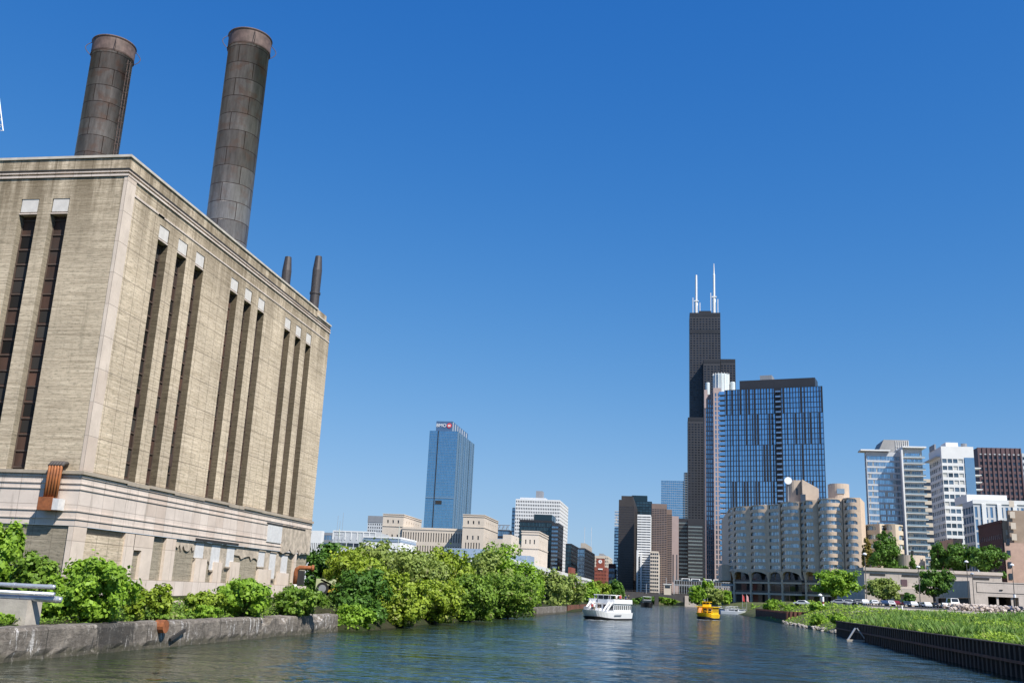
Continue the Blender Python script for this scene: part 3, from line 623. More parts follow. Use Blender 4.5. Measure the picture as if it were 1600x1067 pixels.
# white grid tower and dark glass neighbours
r, e = bld('grid_tower', 'white gridded office tower with square windows and a dark penthouse', 'skyscraper', (806, 875, 888), 781, 1150, (26, .56, 27, .56, 0, 1), (12, .85, 27, .5, 0, 1), WHT, GD, inset=.6, cap=100)
X0, X1, Y0, Y1, z = e; addbox(r, 'penthouse', MGR, sX(837, 1170, z), sX(847, 1170, z), 1170, 1185, z, z+12); addbox(r, 'roof_screen', LGR, X0+4, X1-18, Y0+8, Y0+30, z, z+2.6)
bld('dark_wing', 'dark glass wing against the left flank of the white grid tower', 'office building', (800.5, 806, None), 793, 1170, (2, .9, 22, .7, 0, 0), None, MGR, GB, far=40)
r, e = bld('dark_glass_office', 'dark teal glass office block stepping up in front of the white grid tower', 'office building', (812, 862.5, 869), 813, 920, (20, .96, 17, .9, 0, 2), (5, .96, 17, .55, 0, 2), BLK, GK)
X0, X1, Y0, Y1, z = e; addbox(r, 'upper_storeys', GK, sX(834, 922, z), sX(862.2, 922, z), 922, Y1, z, z+5.5)
bld('round_glass_office', 'dark banded glass drum-ended office at the right of the teal block', 'office building', (862.5, 873, 880.5), 817, 915, (8, .97, 18, .5, 0, 2), (6, .97, 18, .5, 0, 2), BLK2, GB)
r, e = bld('truss_office', 'dark blue glass office with an open steel truss on its roof', 'office building', (778, 797, 800), 828, 1010, (6, .95, 9, .7, 0, 0), (3, .9, 9, .7, 0, 0), BLK, GB)
X0, X1, Y0, Y1, z = e; tr = MB()
for k in range(6): a = X0+(X1-X0)*k/6; b_ = X0+(X1-X0)*(k+1)/6; tr.tube([(a, Y0, z), (b_, Y0, z+5) if k % 2 == 0 else (b_, Y0, z)], .35, 5); tr.tube([(a, Y0, z), (a, Y0, z+5)], .3, 5)
tr.tube([(X0, Y0, z+5), (X1, Y0, z+5)], .4, 5); tr.build('truss', MGR, r)
bld('blue_black_office', 'lower dark blue glass office left of the pair beyond the rail shed', 'office building', (884, 893, 905), 849, 900, (5, .96, 14, .9, 0, 1), (8, .96, 14, .55, 0, 1), BLK, GK)
r, e = bld('blue_black_office', 'dark blue glass office with banded east face and a beige rooftop box', 'office building', (903, 914, 929.5), 856, 860, (6, .96, 13, .9, 0, 1), (12, .96, 13, .6, 0, 1), BLK, GB)
X0, X1, Y0, Y1, z = e; addbox(r, 'rooftop_box', CONC, X0+1, X1-1, Y0+15, Y1-25, z, z+5)
for k in range(2): MB().tube([(X0+3+k*6, Y0+30, z), (X0+3+k*6, Y0+30, z+20)], .2, 5).build('aerial', LGR, r)
# clock tower building
r, e = bld('pale_flats', 'pale apartment slab rising behind the red clock tower', 'apartment block', (928, 950, 957), 868.5, 1420, (9, .5, 13, .5, 0, 1), (3, .5, 13, .5, 0, 1), LIME, GD)
topbox(r, 'penthouse', MGR, e, .3, .6, 4)
r, e = bld('clock_building', 'red brick warehouse with a square clock tower beyond the trees', 'warehouse', (929, 947.6, 953), 886, 1150, (8, .4, 8, .45, 2, 3), (4, .4, 8, .45, 2, 3), REDB, GD)
X0, X1, Y0, Y1, z = e; zt = atY(938, 872, 1152)[2]; xa, xb = sX(931.5, 1152, z), sX(944, 1152, z)
tw = addbox(r, 'clock_tower', REDB, xa, xb, 1152, 1152+10, z, zt); addbox(r, 'tower_cornice', LIME, xa-.4, xb+.4, 1151.6, 1162.4, zt, zt+1.3)
ck = MB().tube([((xa+xb)/2, 1151.95, zt-3.6), ((xa+xb)/2, 1151.7, zt-3.6)], 2.1, 20).build('clock_face', SIGNW, tw)
MB().box((xa+xb)/2-.15, (xa+xb)/2+.15, 1151.5, 1151.68, zt-3.7, zt-2.0).box((xa+xb)/2, (xa+xb)/2+1.1, 1151.5, 1151.68, zt-3.75, zt-3.5).build('clock_hand', BLK, ck)
addbox(r, 'sign_board', SIGNW, xa+2.5, xb-1.5, 1149.4, 1149.7, z-2.9, z-1.5)
r, e = bld('striped_office', 'small black and white striped office right of the clock building', 'office building', (951, 960.5, 963.5), 888, 1000, (1, .99, 5, .5, 0, 1), None, WHT, GD)
topbox(r, 'red_roof_storey', REDB, e, -.15, .9, 5, .3, .9)
# tight cluster at the river bend
r, e = bld('cyan_tower', 'slim pale blue glass tower showing left of the black slab', 'skyscraper', (960.5, 969, None), 798, 1100, (4, .9, 30, .6, 0, 0), None, LGR, GL, far=20)
r, e = bld('black_tower', 'broad black bronze office slab by the river bend', 'skyscraper', (967, 991, 997.5), 781, 960, (26, .45, 38, .6, 0, 6), (10, .45, 38, .6, 0, 6), DBRN, GD, cap=100)
X0, X1, Y0, Y1, z = e; addbox(r, 'crown', DBRN, sX(971, 962, z), sX(989, 962, z), 962, Y1-4, z, z+4)
r, e = bld('teal_tower', 'dark teal glass tower behind the black slab', 'skyscraper', (990, 1007.5, 1018.5), 783, 1060, (6, .97, 36, .9, 0, 0), (8, .97, 36, .6, 0, 0), BLK, GK)
topbox(r, 'crown', GK, e, -.1, .75, 6, .0, .5)
r, e = bld('white_striped_tower', 'narrow white tower with black window stripes beside the black slab', 'skyscraper', (996, 1011, 1017), 804, 930, (3, .96, 34, .42, 0, 1), (5, .96, 34, .5, 0, 1), WHT, GD)
X0, X1, Y0, Y1, z = e; zl = atY(1000, 859, 926)[2]
for k in range(2): addbox(r, 'white_shaft', WHT, X0+k*3.3-.2, X0+k*3.3+1.5, 926, 929.9, 1.2, zl-k*4)
r, e = bld('faceted_tower', 'tall brown granite tower with banded windows stepping down to the right', 'skyscraper', (1018.5, 1036, 1042), 787, 1010, (6, .82, 52, .5, 0, 5), (4, .82, 52, .5, 0, 5), BRN, GD, cap=100)
bld('faceted_tower', 'lower right shoulder of the brown granite banded tower', 'skyscraper', (1040.5, 1046.5, 1050), 796, 1040, (3, .82, 48, .5, 0, 5), (4, .82, 48, .5, 0, 5), BRN, GD)
r, e = bld('opera_tower', 'beige stone office tower with a stepped pale flank', 'skyscraper', (1049, 1055, 1060.5), 806, 1120, (2, .3, 1, .55, 10, 30), None, PINK, GD)
bld('stepped_block', 'short grid fronted block at the foot of the brown banded tower', 'office building', (1016, 1029, 1031), 861, 900, (4, .8, 14, .55, 0, 1), None, LIME, GD)
bld('blue_tower', 'pale blue mirrored tower with a white edge far behind the brown tower', 'skyscraper', (1033, 1063, 1068.5), 751, 1720, (12, .95, 50, .9, 0, 0), None, LGR, GT)
bld('blue_tower', 'narrow light blue glass tower squeezed against the left of the tallest tower', 'skyscraper', (1068.5, 1076, None), 738, 1660, (3, .92, 55, .75, 0, 0), None, MGR, GT, far=20)
bld('ribbon_office', 'black office block with grey window ribbons left of the tallest tower', 'office building', (1059, 1074.5, None), 810, 1150, (1, .96, 22, .5, 0, 3), None, BLK2, GG_, far=30)
bld('ribbon_office', 'office block with pale green window ribbons at the foot of the tallest tower', 'office building', (1074.8, 1098.5, None), 812, 1140, (1, .95, 22, .52, 0, 6), None, BLK2, GG_, far=30)
# tallest tower: bundled square tubes
r = thing('tallest_tower', 'tallest black stepped tower with two white antennas', 'skyscraper', (atY(1110, 700, 1500)[0], 1510, 1.2))
BW = paint('black_tower_skin', (.042, .041, .046), .45, .12, .02); GBW = glass('bronze_glass', (.05, .055, .07), .6, .15, .5)
for i, (pl, pr, yt, Y, Yb, side_w) in enumerate(((1077.5, 1125.5, 488.6, 1503, 1550, 1), (1099, 1125.5, 562, 1480, 1503, 1), (1125.5, 1149, 561, 1503, 1526, 0), (1074.8, 1099, 652, 1480, 1526, 1), (1125.5, 1149, 655, 1480, 1503, 0))):
    z = atY((pl+pr)/2, yt, Y)[2]; X0, X1 = sX(pl, Y, z), sX(pr, Y, z); n = max(5, int((X1-X0)/4.6)); rows = int(z/4.0)
    mb = MB(); pn = []
    lo = 60 if i == 0 else 1.2
    face(mb, (X0, Y, lo), (1, 0, 0), X1-X0, z-lo, cr(X1-X0, n, .62), cr(z-lo, int((z-lo)/4), .5, 0, 9), .5, pn)
    mb.quad((X0, Yb, lo), (X0, Y, lo), (X0, Y, z), (X0, Yb, z)); mb.quad((X1, Y, lo), (X1, Yb, lo), (X1, Yb, z), (X1, Y, z)); mb.quad((X0, Y, z), (X1, Y, z), (X1, Yb, z), (X0, Yb, z)); mb.quad((X1, Yb, lo), (X0, Yb, lo), (X0, Yb, z), (X1, Yb, z))
    tb = mb.build('tube', BW, r); emit_panes(pn, GBW, tb, cap=18)
    for zz, hh in ((z-6, 5.5), (z-34, 6)) if i == 0 else ((z-5, 4.5),): MB().box(X0+.3, X1-.3, Y-.35, Y-.05, zz, zz+hh).build('louvre_band', BLK, tb)
    if i == 0:
        ztop = z; MB().box(sX(1092, 1515, z), sX(1111, 1515, z), 1510, 1535, z, z+5).build('roof_plant', BLK, tb)
        for k in range(8): MB().box(X0+4+k*5.4, X0+6+k*5.4, Y-.3, Y-.02, z-30, z-28.6).build('lit_panel', MGR, tb)
for px, pt, rad in ((1088, 430, 2.1), (1116, 412, 1.9)):
    z = ztop; x = sX(px, 1520, z); zt = atY(px, pt, 1520)[2]; h = zt-z
    an = MB().tube([(x, 1520, z), (x, 1520, z+h*.35), (x, 1520, z+h*.35), (x, 1520, z+h*.78), (x, 1520, z+h*.8), (x, 1520, zt)], [2.6, 2.6, 1.7, 1.7, 1.2 if px > 1100 else 1.7, .5 if px > 1100 else 1.5], 12).build('antenna', WHT, r)
    for dx, hh in ((-5.5, .42), (5.5, .3)): MB().tube([(x+dx, 1516, z), (x+dx, 1516, z+h*hh)], .7, 6).build('side_mast', WHT, an)
    MB().box(x-3.8, x+3.8, 1517, 1519, z+h*.34, z+h*.36).build('bracket', WHT, an)
# pink granite tower with drum lantern
Y = 1240; r = thing('lantern_tower', 'pink granite tower crowned by a white glass drum, in front of the tallest tower', 'skyscraper', (atY(1122, 700, Y)[0], Y+20, 1.2)); zb = atY(1120, 612, Y)[2]
GRS = paint('grey_rose_granite', (.23, .17, .17), .6, .12, .1)
for i, (pl, pr, yt, Yf, c, nc, gm) in enumerate(((1101, 1116.5, 616, Y+8, GRS, 4, GB), (1114.5, 1126, 606, Y, PINK, 2, GB), (1126, 1152, 612, Y+6, PINK, 7, GB))):
    z = atY(pl, yt, Yf)[2]; X0, X1 = sX(pl, Yf, z), sX(pr, Yf, z); mb = MB(); pn = []
    face(mb, (X0, Yf, 1.2), (1, 0, 0), X1-X0, z-1.2, cr(X1-X0, nc, .55, 1, 1), cr(z-1.2, int(z/6.0), .78, 0, 6), .4, pn)
    mb.quad((X0, Yf+26, 1.2), (X0, Yf, 1.2), (X0, Yf, z), (X0, Yf+26, z)); mb.quad((X1, Yf, 1.2), (X1, Yf+26, 1.2), (X1, Yf+26, z), (X1, Yf, z)); mb.quad((X0, Yf, z), (X1, Yf, z), (X1, Yf+26, z), (X0, Yf+26, z))
    b_ = mb.build('shaft', c, r); emit_panes(pn, gm, b_, cap=30)
    if i == 0: MB().box(X0-.5, X0+3.5, Yf-.5, Yf+4, z-18, z+6).build('corner_turret', PINK, b_); MB().box(X1-5, X1-1, Yf-.6, Yf+4, z-14, z+3).build('corner_turret', PINK, b_)
DRUM = paint('lantern_glass', (.60, .66, .66), .35, .08, .4)
for px, w_, yt, zb_ in ((1127, 24, 586.5, zb), (1106, 7, 599, zb), (1145, 7.5, 598, zb)):
    x = sX(px, Y+20, zb); zt = atY(px, yt, Y+20)[2]; rr = w_/2/1520*Y*1.03
    dr = MB().tube([(x, Y+20, zb-3), (x, Y+20, zt), (x, Y+20, zt), (x, Y+20, zt+.8)], [rr, rr, rr*.96, rr*.9], 28).build('lantern_drum', DRUM, r)
    if w_ > 10:
        for k in range(16): a = math.pi*2*k/16; MB().box(x+rr*1.02*math.cos(a)-.3, x+rr*1.02*math.cos(a)+.3, Y+20+rr*1.02*math.sin(a)-.3, Y+20+rr*1.02*math.sin(a)+.3, zb, zt+1.8).build('rib', WHT, dr)
# new dark apartment tower with blue glass
PL, PR = np.array([sX(1134, 634, 60), 634, 0]), np.array([sX(1292, 618, 60), 618, 0]); U = PR-PL; Wd = np.linalg.norm(U); U /= Wd; Nn = np.cross(U, [0, 0, 1.]); zt = atY(1290, 603, 618)[2]; z0 = atY(1134, 868, 634)[2]
r = thing('apartment_tower', 'wide dark apartment tower with bright blue glass bays above the scalloped flats', 'apartment block', tuple((PL+PR)/2+[0, 15, 1.2])); mb = MB(); pn = []; prm = random.Random(5)
nrow = 32; fh = (zt-z0)/nrow; cols_w = [2.1, 1.0, 2.2, 2.0, 1.7, 2.4, 1.9, 2.2, 1.8, 1.2, 2.2, 2.0, 1.7, 2.4, 1.3, 2.6]
bays = [(x_, c_) for x_, c_ in zip(np.linspace(0, Wd, 35)[:-1], range(34))]; bw = Wd/34
groups_ = [(0, 7), (7, 14), (14, 21), (21, 27), (27, 32)]
for a_, b_ in groups_:            # every few storeys the pattern of wide and narrow bays shifts
    cols = []; 
    k = 0
    while k < 34:
        if 18 <= k <= 19: k += 1; continue
        wd_ = prm.choice([.60, .70, .80, .76, .36, .80, .36])
        cols.append((k*bw+.12, k*bw+bw*wd_)); k += 1
    face(mb, PL+np.array([0, 0, z0+a_*fh]), U, Wd, (b_-a_)*fh, cols, cr((b_-a_)*fh, b_-a_, .90), .3, pn)
back = Nn*-24; P4 = [PL, PR, PR+np.array([1.5, 24, 0]), PL+back]
for A, B in ((1, 2), (2, 3), (3, 0)): mb.quad(P4[A]+[0, 0, z0], P4[B]+[0, 0, z0], P4[B]+[0, 0, zt], P4[A]+[0, 0, zt])
mb.quad(*[p+[0, 0, zt] for p in P4]); mb.build('wall', BLK, r); emit_panes(pn, GB if False else glass('bay_glass', (.38, .60, .80), .9, .06, .12, wob=0), r, cap=100)
for k in range(nrow):             # recessed balcony stack in the middle, projecting balconies on the river corner
    zz = z0+k*fh; c = PL+U*(18.95*bw)+Nn*.7+np.array([0, 0, zz+.15]); bo = MB().obox(c, U*bw*.92, Nn*.7, np.array([0, 0, .12])).build('balcony', BLK2, r)
    MB().obox(c+Nn*.65+np.array([0, 0, .65]), U*bw*.9, Nn*.03, np.array([0, 0, .5])).build('balustrade', glass('rail_glass', (.25, .36, .5), .6, .15, .2), bo)
    c = PL-U*1.9+Nn*-2.5+np.array([0, 0, zz+.15]); bo = MB().obox(c, U*1.85, Nn*2.6, np.array([0, 0, .14])).build('balcony', BLK2, r)
    MB().obox(c+Nn*2.5+np.array([0, 0, 1.2]), U*1.8, Nn*.03, np.array([0, 0, 1.05])).build('balustrade', _mats['bay_glass'], bo)
ph_ = MB(); zq = zt-.02; x0, x1 = PL+U*9.5, PR-U*4.5
ph_.prism([tuple(p[:2]) for p in (x0-Nn*1.5, x1-Nn*1.5, x1-Nn*15, x0-Nn*15)], zt, zt+6.0); ph_.build('penthouse', BLK2, r)
ph2 = MB(); x0, x1 = PL+U*22.5, PL+U*30; ph2.prism([tuple(p[:2]) for p in (x0-Nn*2, x1-Nn*2, x1-Nn*12, x0-Nn*12)], zt+6, zt+9.0); ph2.build('lift_housing', MGR, r)
MB().prism([tuple(p[:2]) for p in (PL+U*3-Nn*2, PR-U*2-Nn*2, PR-U*2-Nn*20, PL+U*3-Nn*20)], 3, z0).build('podium', BLK2, r)
for k in range(3): MB().obox(PL+U*1.5-Nn*4+np.array([0, 0, z0-4-9*k]), U*(5+k*2), Nn*4, np.array([0, 0, .9])).build('terrace_slab', LGR, r)
for k in range(2): MB().tube([tuple(PL-Nn*5+U*(2+k*9)+[0, 0, 3]), tuple(PL-Nn*5+U*(2+k*9)+[0, 0, z0])], .9, 8).build('column', CONC, r)
# ---- right hand towers
r, e = bld('balcony_tower', 'blue grey glass apartment tower with a flat overhanging roof, left volume of a pair', 'apartment block', (1350.5, 1353, 1406), 705.5, 620, (22, .93, 26, .70, 0, 2), (6, .9, 26, .7, 0, 2), LGR, GL, side='W', cap=100)
X0, X1, Y0, Y1, z = e; addbox(r, 'roof_slab', WHT, X0-3.5, X1-6, Y0-2.5, Y1+2, z+.3, z+1.1)
zc = atY(1400, 688, 640)[2]; cr_ = MB().prism([(sX(1376, 640, z), 640), (sX(1420, 640, z), 640), (sX(1420, 640, z), 660), (sX(1376, 640, z), 660)], z, z+.5); 
crx0, crx1 = sX(1381, 640, z), sX(1420, 640, z)
MB().quad((crx0-5, 638, z), (crx1, 638, z), (crx1, 638, zc), (crx0, 638, zc)).quad((crx0-5, 660, z), (crx0-5, 638, z), (crx0, 638, zc), (crx0, 660, zc)).quad((crx1, 638, z), (crx1, 660, z), (crx1, 660, zc), (crx1, 638, zc)).quad((crx1, 660, z), (crx0-5, 660, z), (crx0, 660, zc), (crx1, 660, zc)).build('crown', paint('crown_grey', (.30, .29, .28), .6, .1), r)
gr = MB()
for k in range(7): gr.box(crx0+7+k*1.25, crx0+7.25+k*1.25, 637.6, 637.9, z, zc-.4)
for k in range(4): gr.box(crx0+7, crx0+14.8, 637.3, 637.55, z+1+k*1.7, z+1.2+k*1.7)
gr.build('roof_grille', WHT, r)
r, e = bld('balcony_tower', 'blue grey glass apartment tower with stacked balconies, right volume of a pair', 'apartment block', (None, 1409.5, 1440), 700.5, 612, (9, .94, 26, .62, 0, 2), None, LGR, GL, side='W', far=26, cap=100)
X0, X1, Y0, Y1, z = e; addbox(r, 'roof_slab', WHT, X0-.5, X1+2, Y0-3, Y1, z+.2, z+1.0)
addbox(r, 'white_edge', WHT, X0-1.1, X0-.2, Y0-2.2, Y0+1, 4, z)
fh = (z-1.2-2)/26
for k in range(26):
    b_ = addbox(r, 'balcony', WHT, X0+.2, X1+1.2, Y0-1.9, Y0-.05, 1.2+k*fh, 1.2+k*fh+.28); MB().box(X0+.3, X1+1.1, Y0-1.88, Y0-1.8, 1.5+k*fh, 2.3+k*fh).build('balustrade', glass('pale_rail', (.30, .42, .50), .4, .2, .2), b_)
bld('stripe_office', 'cream and black striped block between the blue grey and white towers', 'office building', (None, 1441, 1459), 748, 690, (1, .98, 18, .48, 0, 1), None, LIME, GD, side='W', far=25)
r, e = bld('white_tower', 'bright white gridded apartment tower with a low white roof box', 'apartment block', (1451, 1470, 1520.5), 697, 560, (6, .84, 22, .58, 0, 6), (7, .8, 22, .6, 0, 6), WHT, WG, side='W', cap=100)
X0, X1, Y0, Y1, z = e; topbox(r, 'roof_box', WHT, e, .2, .58, 2.6, .1, .5); addbox(r, 'roof_slab', LGR, X0-2.2, X0+3, Y0+3, Y1+2, z-5.5, z-4.9); addbox(r, 'plant_screen', MGR, X0-.3, X0+.5, Y0+12, Y1-3, z, z+3)
for k in range(21): addbox(r, 'balcony', WHT, X1+.01, X1+3.4, Y0+.5, Y0+6, 4+k*(z-8)/22, 4.5+k*(z-8)/22)
addbox(r, 'glass_core', GL, X1-5, X1-.05, Y0-.3, Y0-.1, 5, z-6)
MB().tube([(X1-3, Y0+6, z), (X1-3, Y0+6, z+2.5)], 1.6, 10).build('water_tank', MGR, r)
r, e = bld('granite_slab', 'purple brown granite office slab with rows of hooded windows', 'skyscraper', (None, 1527.5, 1594), 699, 900, (9, .5, 27, .55, 0, 6), None, PURP, GD, side='W', far=40, cap=100)
X0, X1, Y0, Y1, z = e
for k in range(10): addbox(r, 'pier', PURP, X0+k*(X1-X0)/9-.45, X0+k*(X1-X0)/9+.45, Y0-.7, Y0-.02, 5, z)
for k in range(9): addbox(r, 'light_panel', LGR, X0+(k+.3)*(X1-X0)/9, X0+(k+.7)*(X1-X0)/9, Y0-.3, Y0-.05, z-6.2, z-5.3)
bld('grey_office', 'grey banded office slab cut off by the right edge of the view', 'office building', (None, 1596.5, 1640), 708, 980, (1, .98, 26, .5, 0, 2), None, LGR, GD, side='W', far=40)
r, e = bld('grey_flats', 'mid height white and grey flats with tall blue window strips', 'apartment block', (1503.5, 1520, 1625), 781, 470, (13, .52, 9, .84, 0, 2.5), (4, .8, 12, .7, 0, 2), LGR, GB, side='W')
X0, X1, Y0, Y1, z = e; addbox(r, 'penthouse', WHT, sX(1511, 480, z), sX(1574, 480, z), 480, 500, z, z+3.6); addbox(r, 'white_parapet', WHT, X0-.2, X1, Y0-.35, Y0-.05, z-1.6, z+.25)
for k in range(8): addbox(r, 'balcony', WHT, X0+6, X0+9.5, Y0-1.4, Y0-.05, 12+k*4.2, 13+k*4.2)
for k in (2, 5, 8, 11): addbox(r, 'white_fin', WHT, X0+k*(X1-X0)/13-.9, X0+k*(X1-X0)/13+.9, Y0-.6, Y0-.05, 5, z-1.6)
r, e = bld('brick_loft', 'brick loft building with dark west wall and orange front at the right edge', 'warehouse', (1529, 1565.5, 1640), 813, 400, (6, .26, 7, .42, 0, 2), None, TANB, WG, side='W', z0=5)
X0, X1, Y0, Y1, z = e
_w = MB(); _p = []; face(_w, (X0-.25, Y1, 5), (0, -1, 0), Y1-Y0+.01, z-5, cr(Y1-Y0, 12, .4, 1, 1), cr(z-5, 7, .42, 0, 3.6), .2, _p); _w.build('west_wall', DRB, r); emit_panes(_p, LGR, r); addbox(r, 'cornice', DRB, X0-.5, X0+.1, Y0-.2, Y1, z-.8, z+.2); addbox(r, 'cornice', DRB, X0-.3, X0-.02, Y0-.1, Y1, z-3.4, z-3.0)
zt = atY(1590, 797, 397)[2]; addbox(r, 'stair_tower', TANB, sX(1576, 398, z), sX(1640, 398, z), 398, 399.9, 5, zt); zo = atY(1590, 848, 397)[2]
addbox(r, 'orange_front', ORB, sX(1566, 397.8, z), sX(1640, 397.8, z), 397.4, 397.8, 5, zo)
for k in range(4): MB().box(sX(1583, 397, z)-.9, sX(1583, 397, z)+.9, 397.2, 397.35, zo+1+k*4.1, zo+3.4+k*4.1).build('pale_window', LIME, r)
for k in range(6): MB().box(sX(1572.5, 397, z)-.6, sX(1572.5, 397, z)+.6, 397.15, 397.35, 9+k*4.2, 11.2+k*4.2).build('window', GD, r)
bld('brick_shop', 'low orange brick building with a white roof vent beneath the white tower', 'warehouse', (1468, 1489, 1503), 841, 500, (6, .4, 3, .4, 2, 2), (4, .4, 3, .4, 2, 2), ORB, GD, side='W')
# ---- scalloped concrete flats on the river
def scallop(name, label, anchors, bays, zt, zs, nfl, side_back, conc, cap_top=None, podium=True, zg=3.0):
    """bays: (pxA, YA, pxB, YB, bulge, w0, w1) each a curved bay with an arched ribbon window between w0 and w1 of its length"""
    cA = anchors; r = thing(name, label, 'apartment block', (float(cA[0]), float(cA[1]), zg)); fh = (zt-zs)/nfl; outline = []
    wall = MB(); low = MB()
    for bi, (pa, Ya, pb, Yb, bulge, w0, w1) in enumerate(bays):
        A = np.array([sX(pa, Ya, zs), Ya]); B = np.array([sX(pb, Yb, zs), Yb]); d = B-A; L = np.linalg.norm(d); u = d/L; nrm = np.array([u[1], -u[0]]); n = 14
        ts = sorted(set([0, 1, w0, w1]+[k/n for k in range(1, n)])); ts = [t for k, t in enumerate(ts) if k == 0 or t-ts[k-1] > .012 or t in (w0, w1, 1)]
        pts = [A+d*t+nrm*bulge*math.sin(math.pi*t) for t in ts]; outline += [tuple(p) for p in pts]
        def arch(t): q = (t-w0)/(w1-w0); q = min(q, 1-q); return min(1, .5+math.sqrt(max(0, q))*1.9) if bulge >= 0 else 1
        nn = [nrm if bulge == 0 else None for _ in ts]
        for i in range(nfl):
            zb = zs+i*fh; pane = MB()
            for k in range(len(ts)-1):
                p, q = pts[k], pts[k+1]; e_ = q-p; e_ = e_/(np.linalg.norm(e_)+1e-9); m_ = np.array([e_[1], -e_[0]]); inn = -m_*.55
                g = lambda pt, z_: (pt[0], pt[1], z_)
                if ts[k] >= w0-1e-6 and ts[k+1] <= w1+1e-6:
                    s0 = zb+fh*.34; ta, tb_ = s0+fh*.52*arch(ts[k]), s0+fh*.52*arch(ts[k+1]); P, Q = p+inn, q+inn
                    wall.quad(g(p, zb), g(q, zb), g(q, s0), g(p, s0)); wall.quad(g(p, ta), g(q, tb_), g(q, zb+fh), g(p, zb+fh))
                    wall.quad(g(p, s0), g(q, s0), g(Q, s0), g(P, s0)); wall.quad(g(P, ta), g(Q, tb_), g(q, tb_), g(p, ta))
                    pane.quad(g(P, s0), g(Q, s0), g(Q, tb_), g(P, ta))
                else: wall.quad(g(p, zb), g(q, zb), g(q, zb+fh), g(p, zb+fh))
            if pane.f: pane.build('window', RCG, r)
            if pane.f:                                   # sash bars
                br = MB()
                for fr in np.linspace(w0, w1, max(3, int(L*(w1-w0)/1.6)))[1:-1]:
                    p = A+d*fr+nrm*(bulge*math.sin(math.pi*fr)-.5); br.box(p[0]-.09, p[0]+.09, p[1]-.06, p[1]+.06, zb+fh*.36, zb+fh*.72)
                if br.f:
                    pp2 = [A+d*fr+nrm*(bulge*math.sin(math.pi*fr)-.5) for fr in np.linspace(w0+.04, w1-.04, 9)]
                    br.tube([(q_[0], q_[1], zb+fh*.345) for q_ in pp2], .07, 4); br.build('sash_bar', LGR, r)
    ft = [(p[0], p[1]) for p in outline]; back = [(x_, y_) for x_, y_ in side_back]
    ring = ft+back
    for k in range(len(ft)-1, len(ring)):
        p, q = ring[k], ring[(k+1) % len(ring)]; wall.quad((*p, zs), (*q, zs), (*q, zt), (*p, zt))
    wall.v += []; i = len(wall.v); wall.v += [(p[0], p[1], zt-.3) for p in ring]; wall.f.append(tuple(range(i, i+len(ring))))
    wall.v += [(p[0], p[1], zs) for p in ring]; wall.f.append(tuple(reversed(range(i+len(ring), i+2*len(ring)))))
    wall.build('wall', conc, r); return r, ft
RCC = m_stone('board_concrete', (.68, .52, .385), 3.5, 40, .25, (.60, .46, .35)); RCG = glass('bay_window_glass', (.36, .45, .52), .6, .1, .5, blinds=.22)
zt = atY(1345, 778, 480)[2]; zs = atY(1345, 893, 480)[2]
bays = [(1139, 562, 1147, 548, .8, .1, .9), (1147, 548, 1173, 536, 2.6, .12, .86), (1173, 536, 1201, 526, 2.4, .1, .9), (1201, 526, 1221, 518, -.8, .1, .8), (1222, 515, 1252, 503, 2.6, .03, .97),
        (1252.5, 504, 1259, 502.5, 0, .15, .85), (1259, 502, 1281, 494, 2.6, .22, .82), (1281.5, 491, 1320, 484, 3.4, .02, .96), (1321, 484, 1349, 478, 2.2, .18, .86)]
back = [(sX(1349, 478, zs)+6, 500), (sX(1300, 560, zs), 560), (sX(1139, 562, zs)+25, 640), (sX(1139, 562, zs), 640)]
RC, rc_ft = scallop('scalloped_flats', 'brown concrete apartment block with scalloped bays standing on columns by the river', (sX(1250, 510, 10), 520), bays, zt, zs, 10, back, RCC, zg=5.0)
# lower storeys: columns, arches, deck slabs
for bi, (pa, Ya, pb, Yb, bulge, w0, w1) in enumerate(bays):
    A = np.array([sX(pa, Ya, zs), Ya]); B = np.array([sX(pb, Yb, zs), Yb]); d = B-A; L = np.linalg.norm(d); u = d/L; nrm = np.array([u[1], -u[0]])
    if bi in (0, 5): continue
    sp = MB(); n = 14; hz = 4.2
    for k in range(n):
        t0, t1 = k/n, (k+1)/n; p, q = A+d*t0+nrm*max(0, bulge)*math.sin(math.pi*t0), A+d*t1+nrm*max(0, bulge)*math.sin(math.pi*t1)
        ar = lambda t: zs-hz+hz*.92*math.sqrt(max(0, 1-(2*t-1)**2))**.8
        sp.quad((*p, ar(t0)), (*q, ar(t1)), (*q, zs-.01), (*p, zs-.01)); sp.quad((*(p-nrm*1.2), ar(t0)), (*(q-nrm*1.2), ar(t1)), (*q, ar(t1)), (*p, ar(t0)))
    sp.build('arch', RCC, RC)
    MB().tube([(*(A-nrm*.2), 1.0), (*(A-nrm*.2), zs-4), (*(A-nrm*.2), zs-.3)], [.75, .75, 1.7], 8).build('column', RCC, RC)
    gq = A-nrm*4.5; gr_ = B-nrm*4.5; MB().quad((*gq, 1), (*gr_, 1), (*gr_, zs), (*gq, zs)).build('window', GD, RC)
    for z_ in (9.2, 14.6): MB().prism([tuple(A-nrm*5), tuple(A+nrm*.1), tuple(B+nrm*.1), tuple(B-nrm*5)][::1], z_, z_+.9).build('deck_slab', RCC, RC)
    for z_ in (10.1, 15.5): MB().obox(((A+B)/2)[0:2].tolist()+[z_+.55], [*(u*L/2), 0], [*(nrm*.04), 0], [0, 0, .5]).build('railing', BLK2, RC)
B9 = np.array([sX(1349, 478, zs), 478]); MB().tube([(B9[0]-.6, B9[1]+.3, 1), (B9[0]-.6, B9[1]+.3, zs-4), (B9[0]-.6, B9[1]+.3, zs-.3)], [.75, .75, 1.6], 8).build('column', RCC, RC)
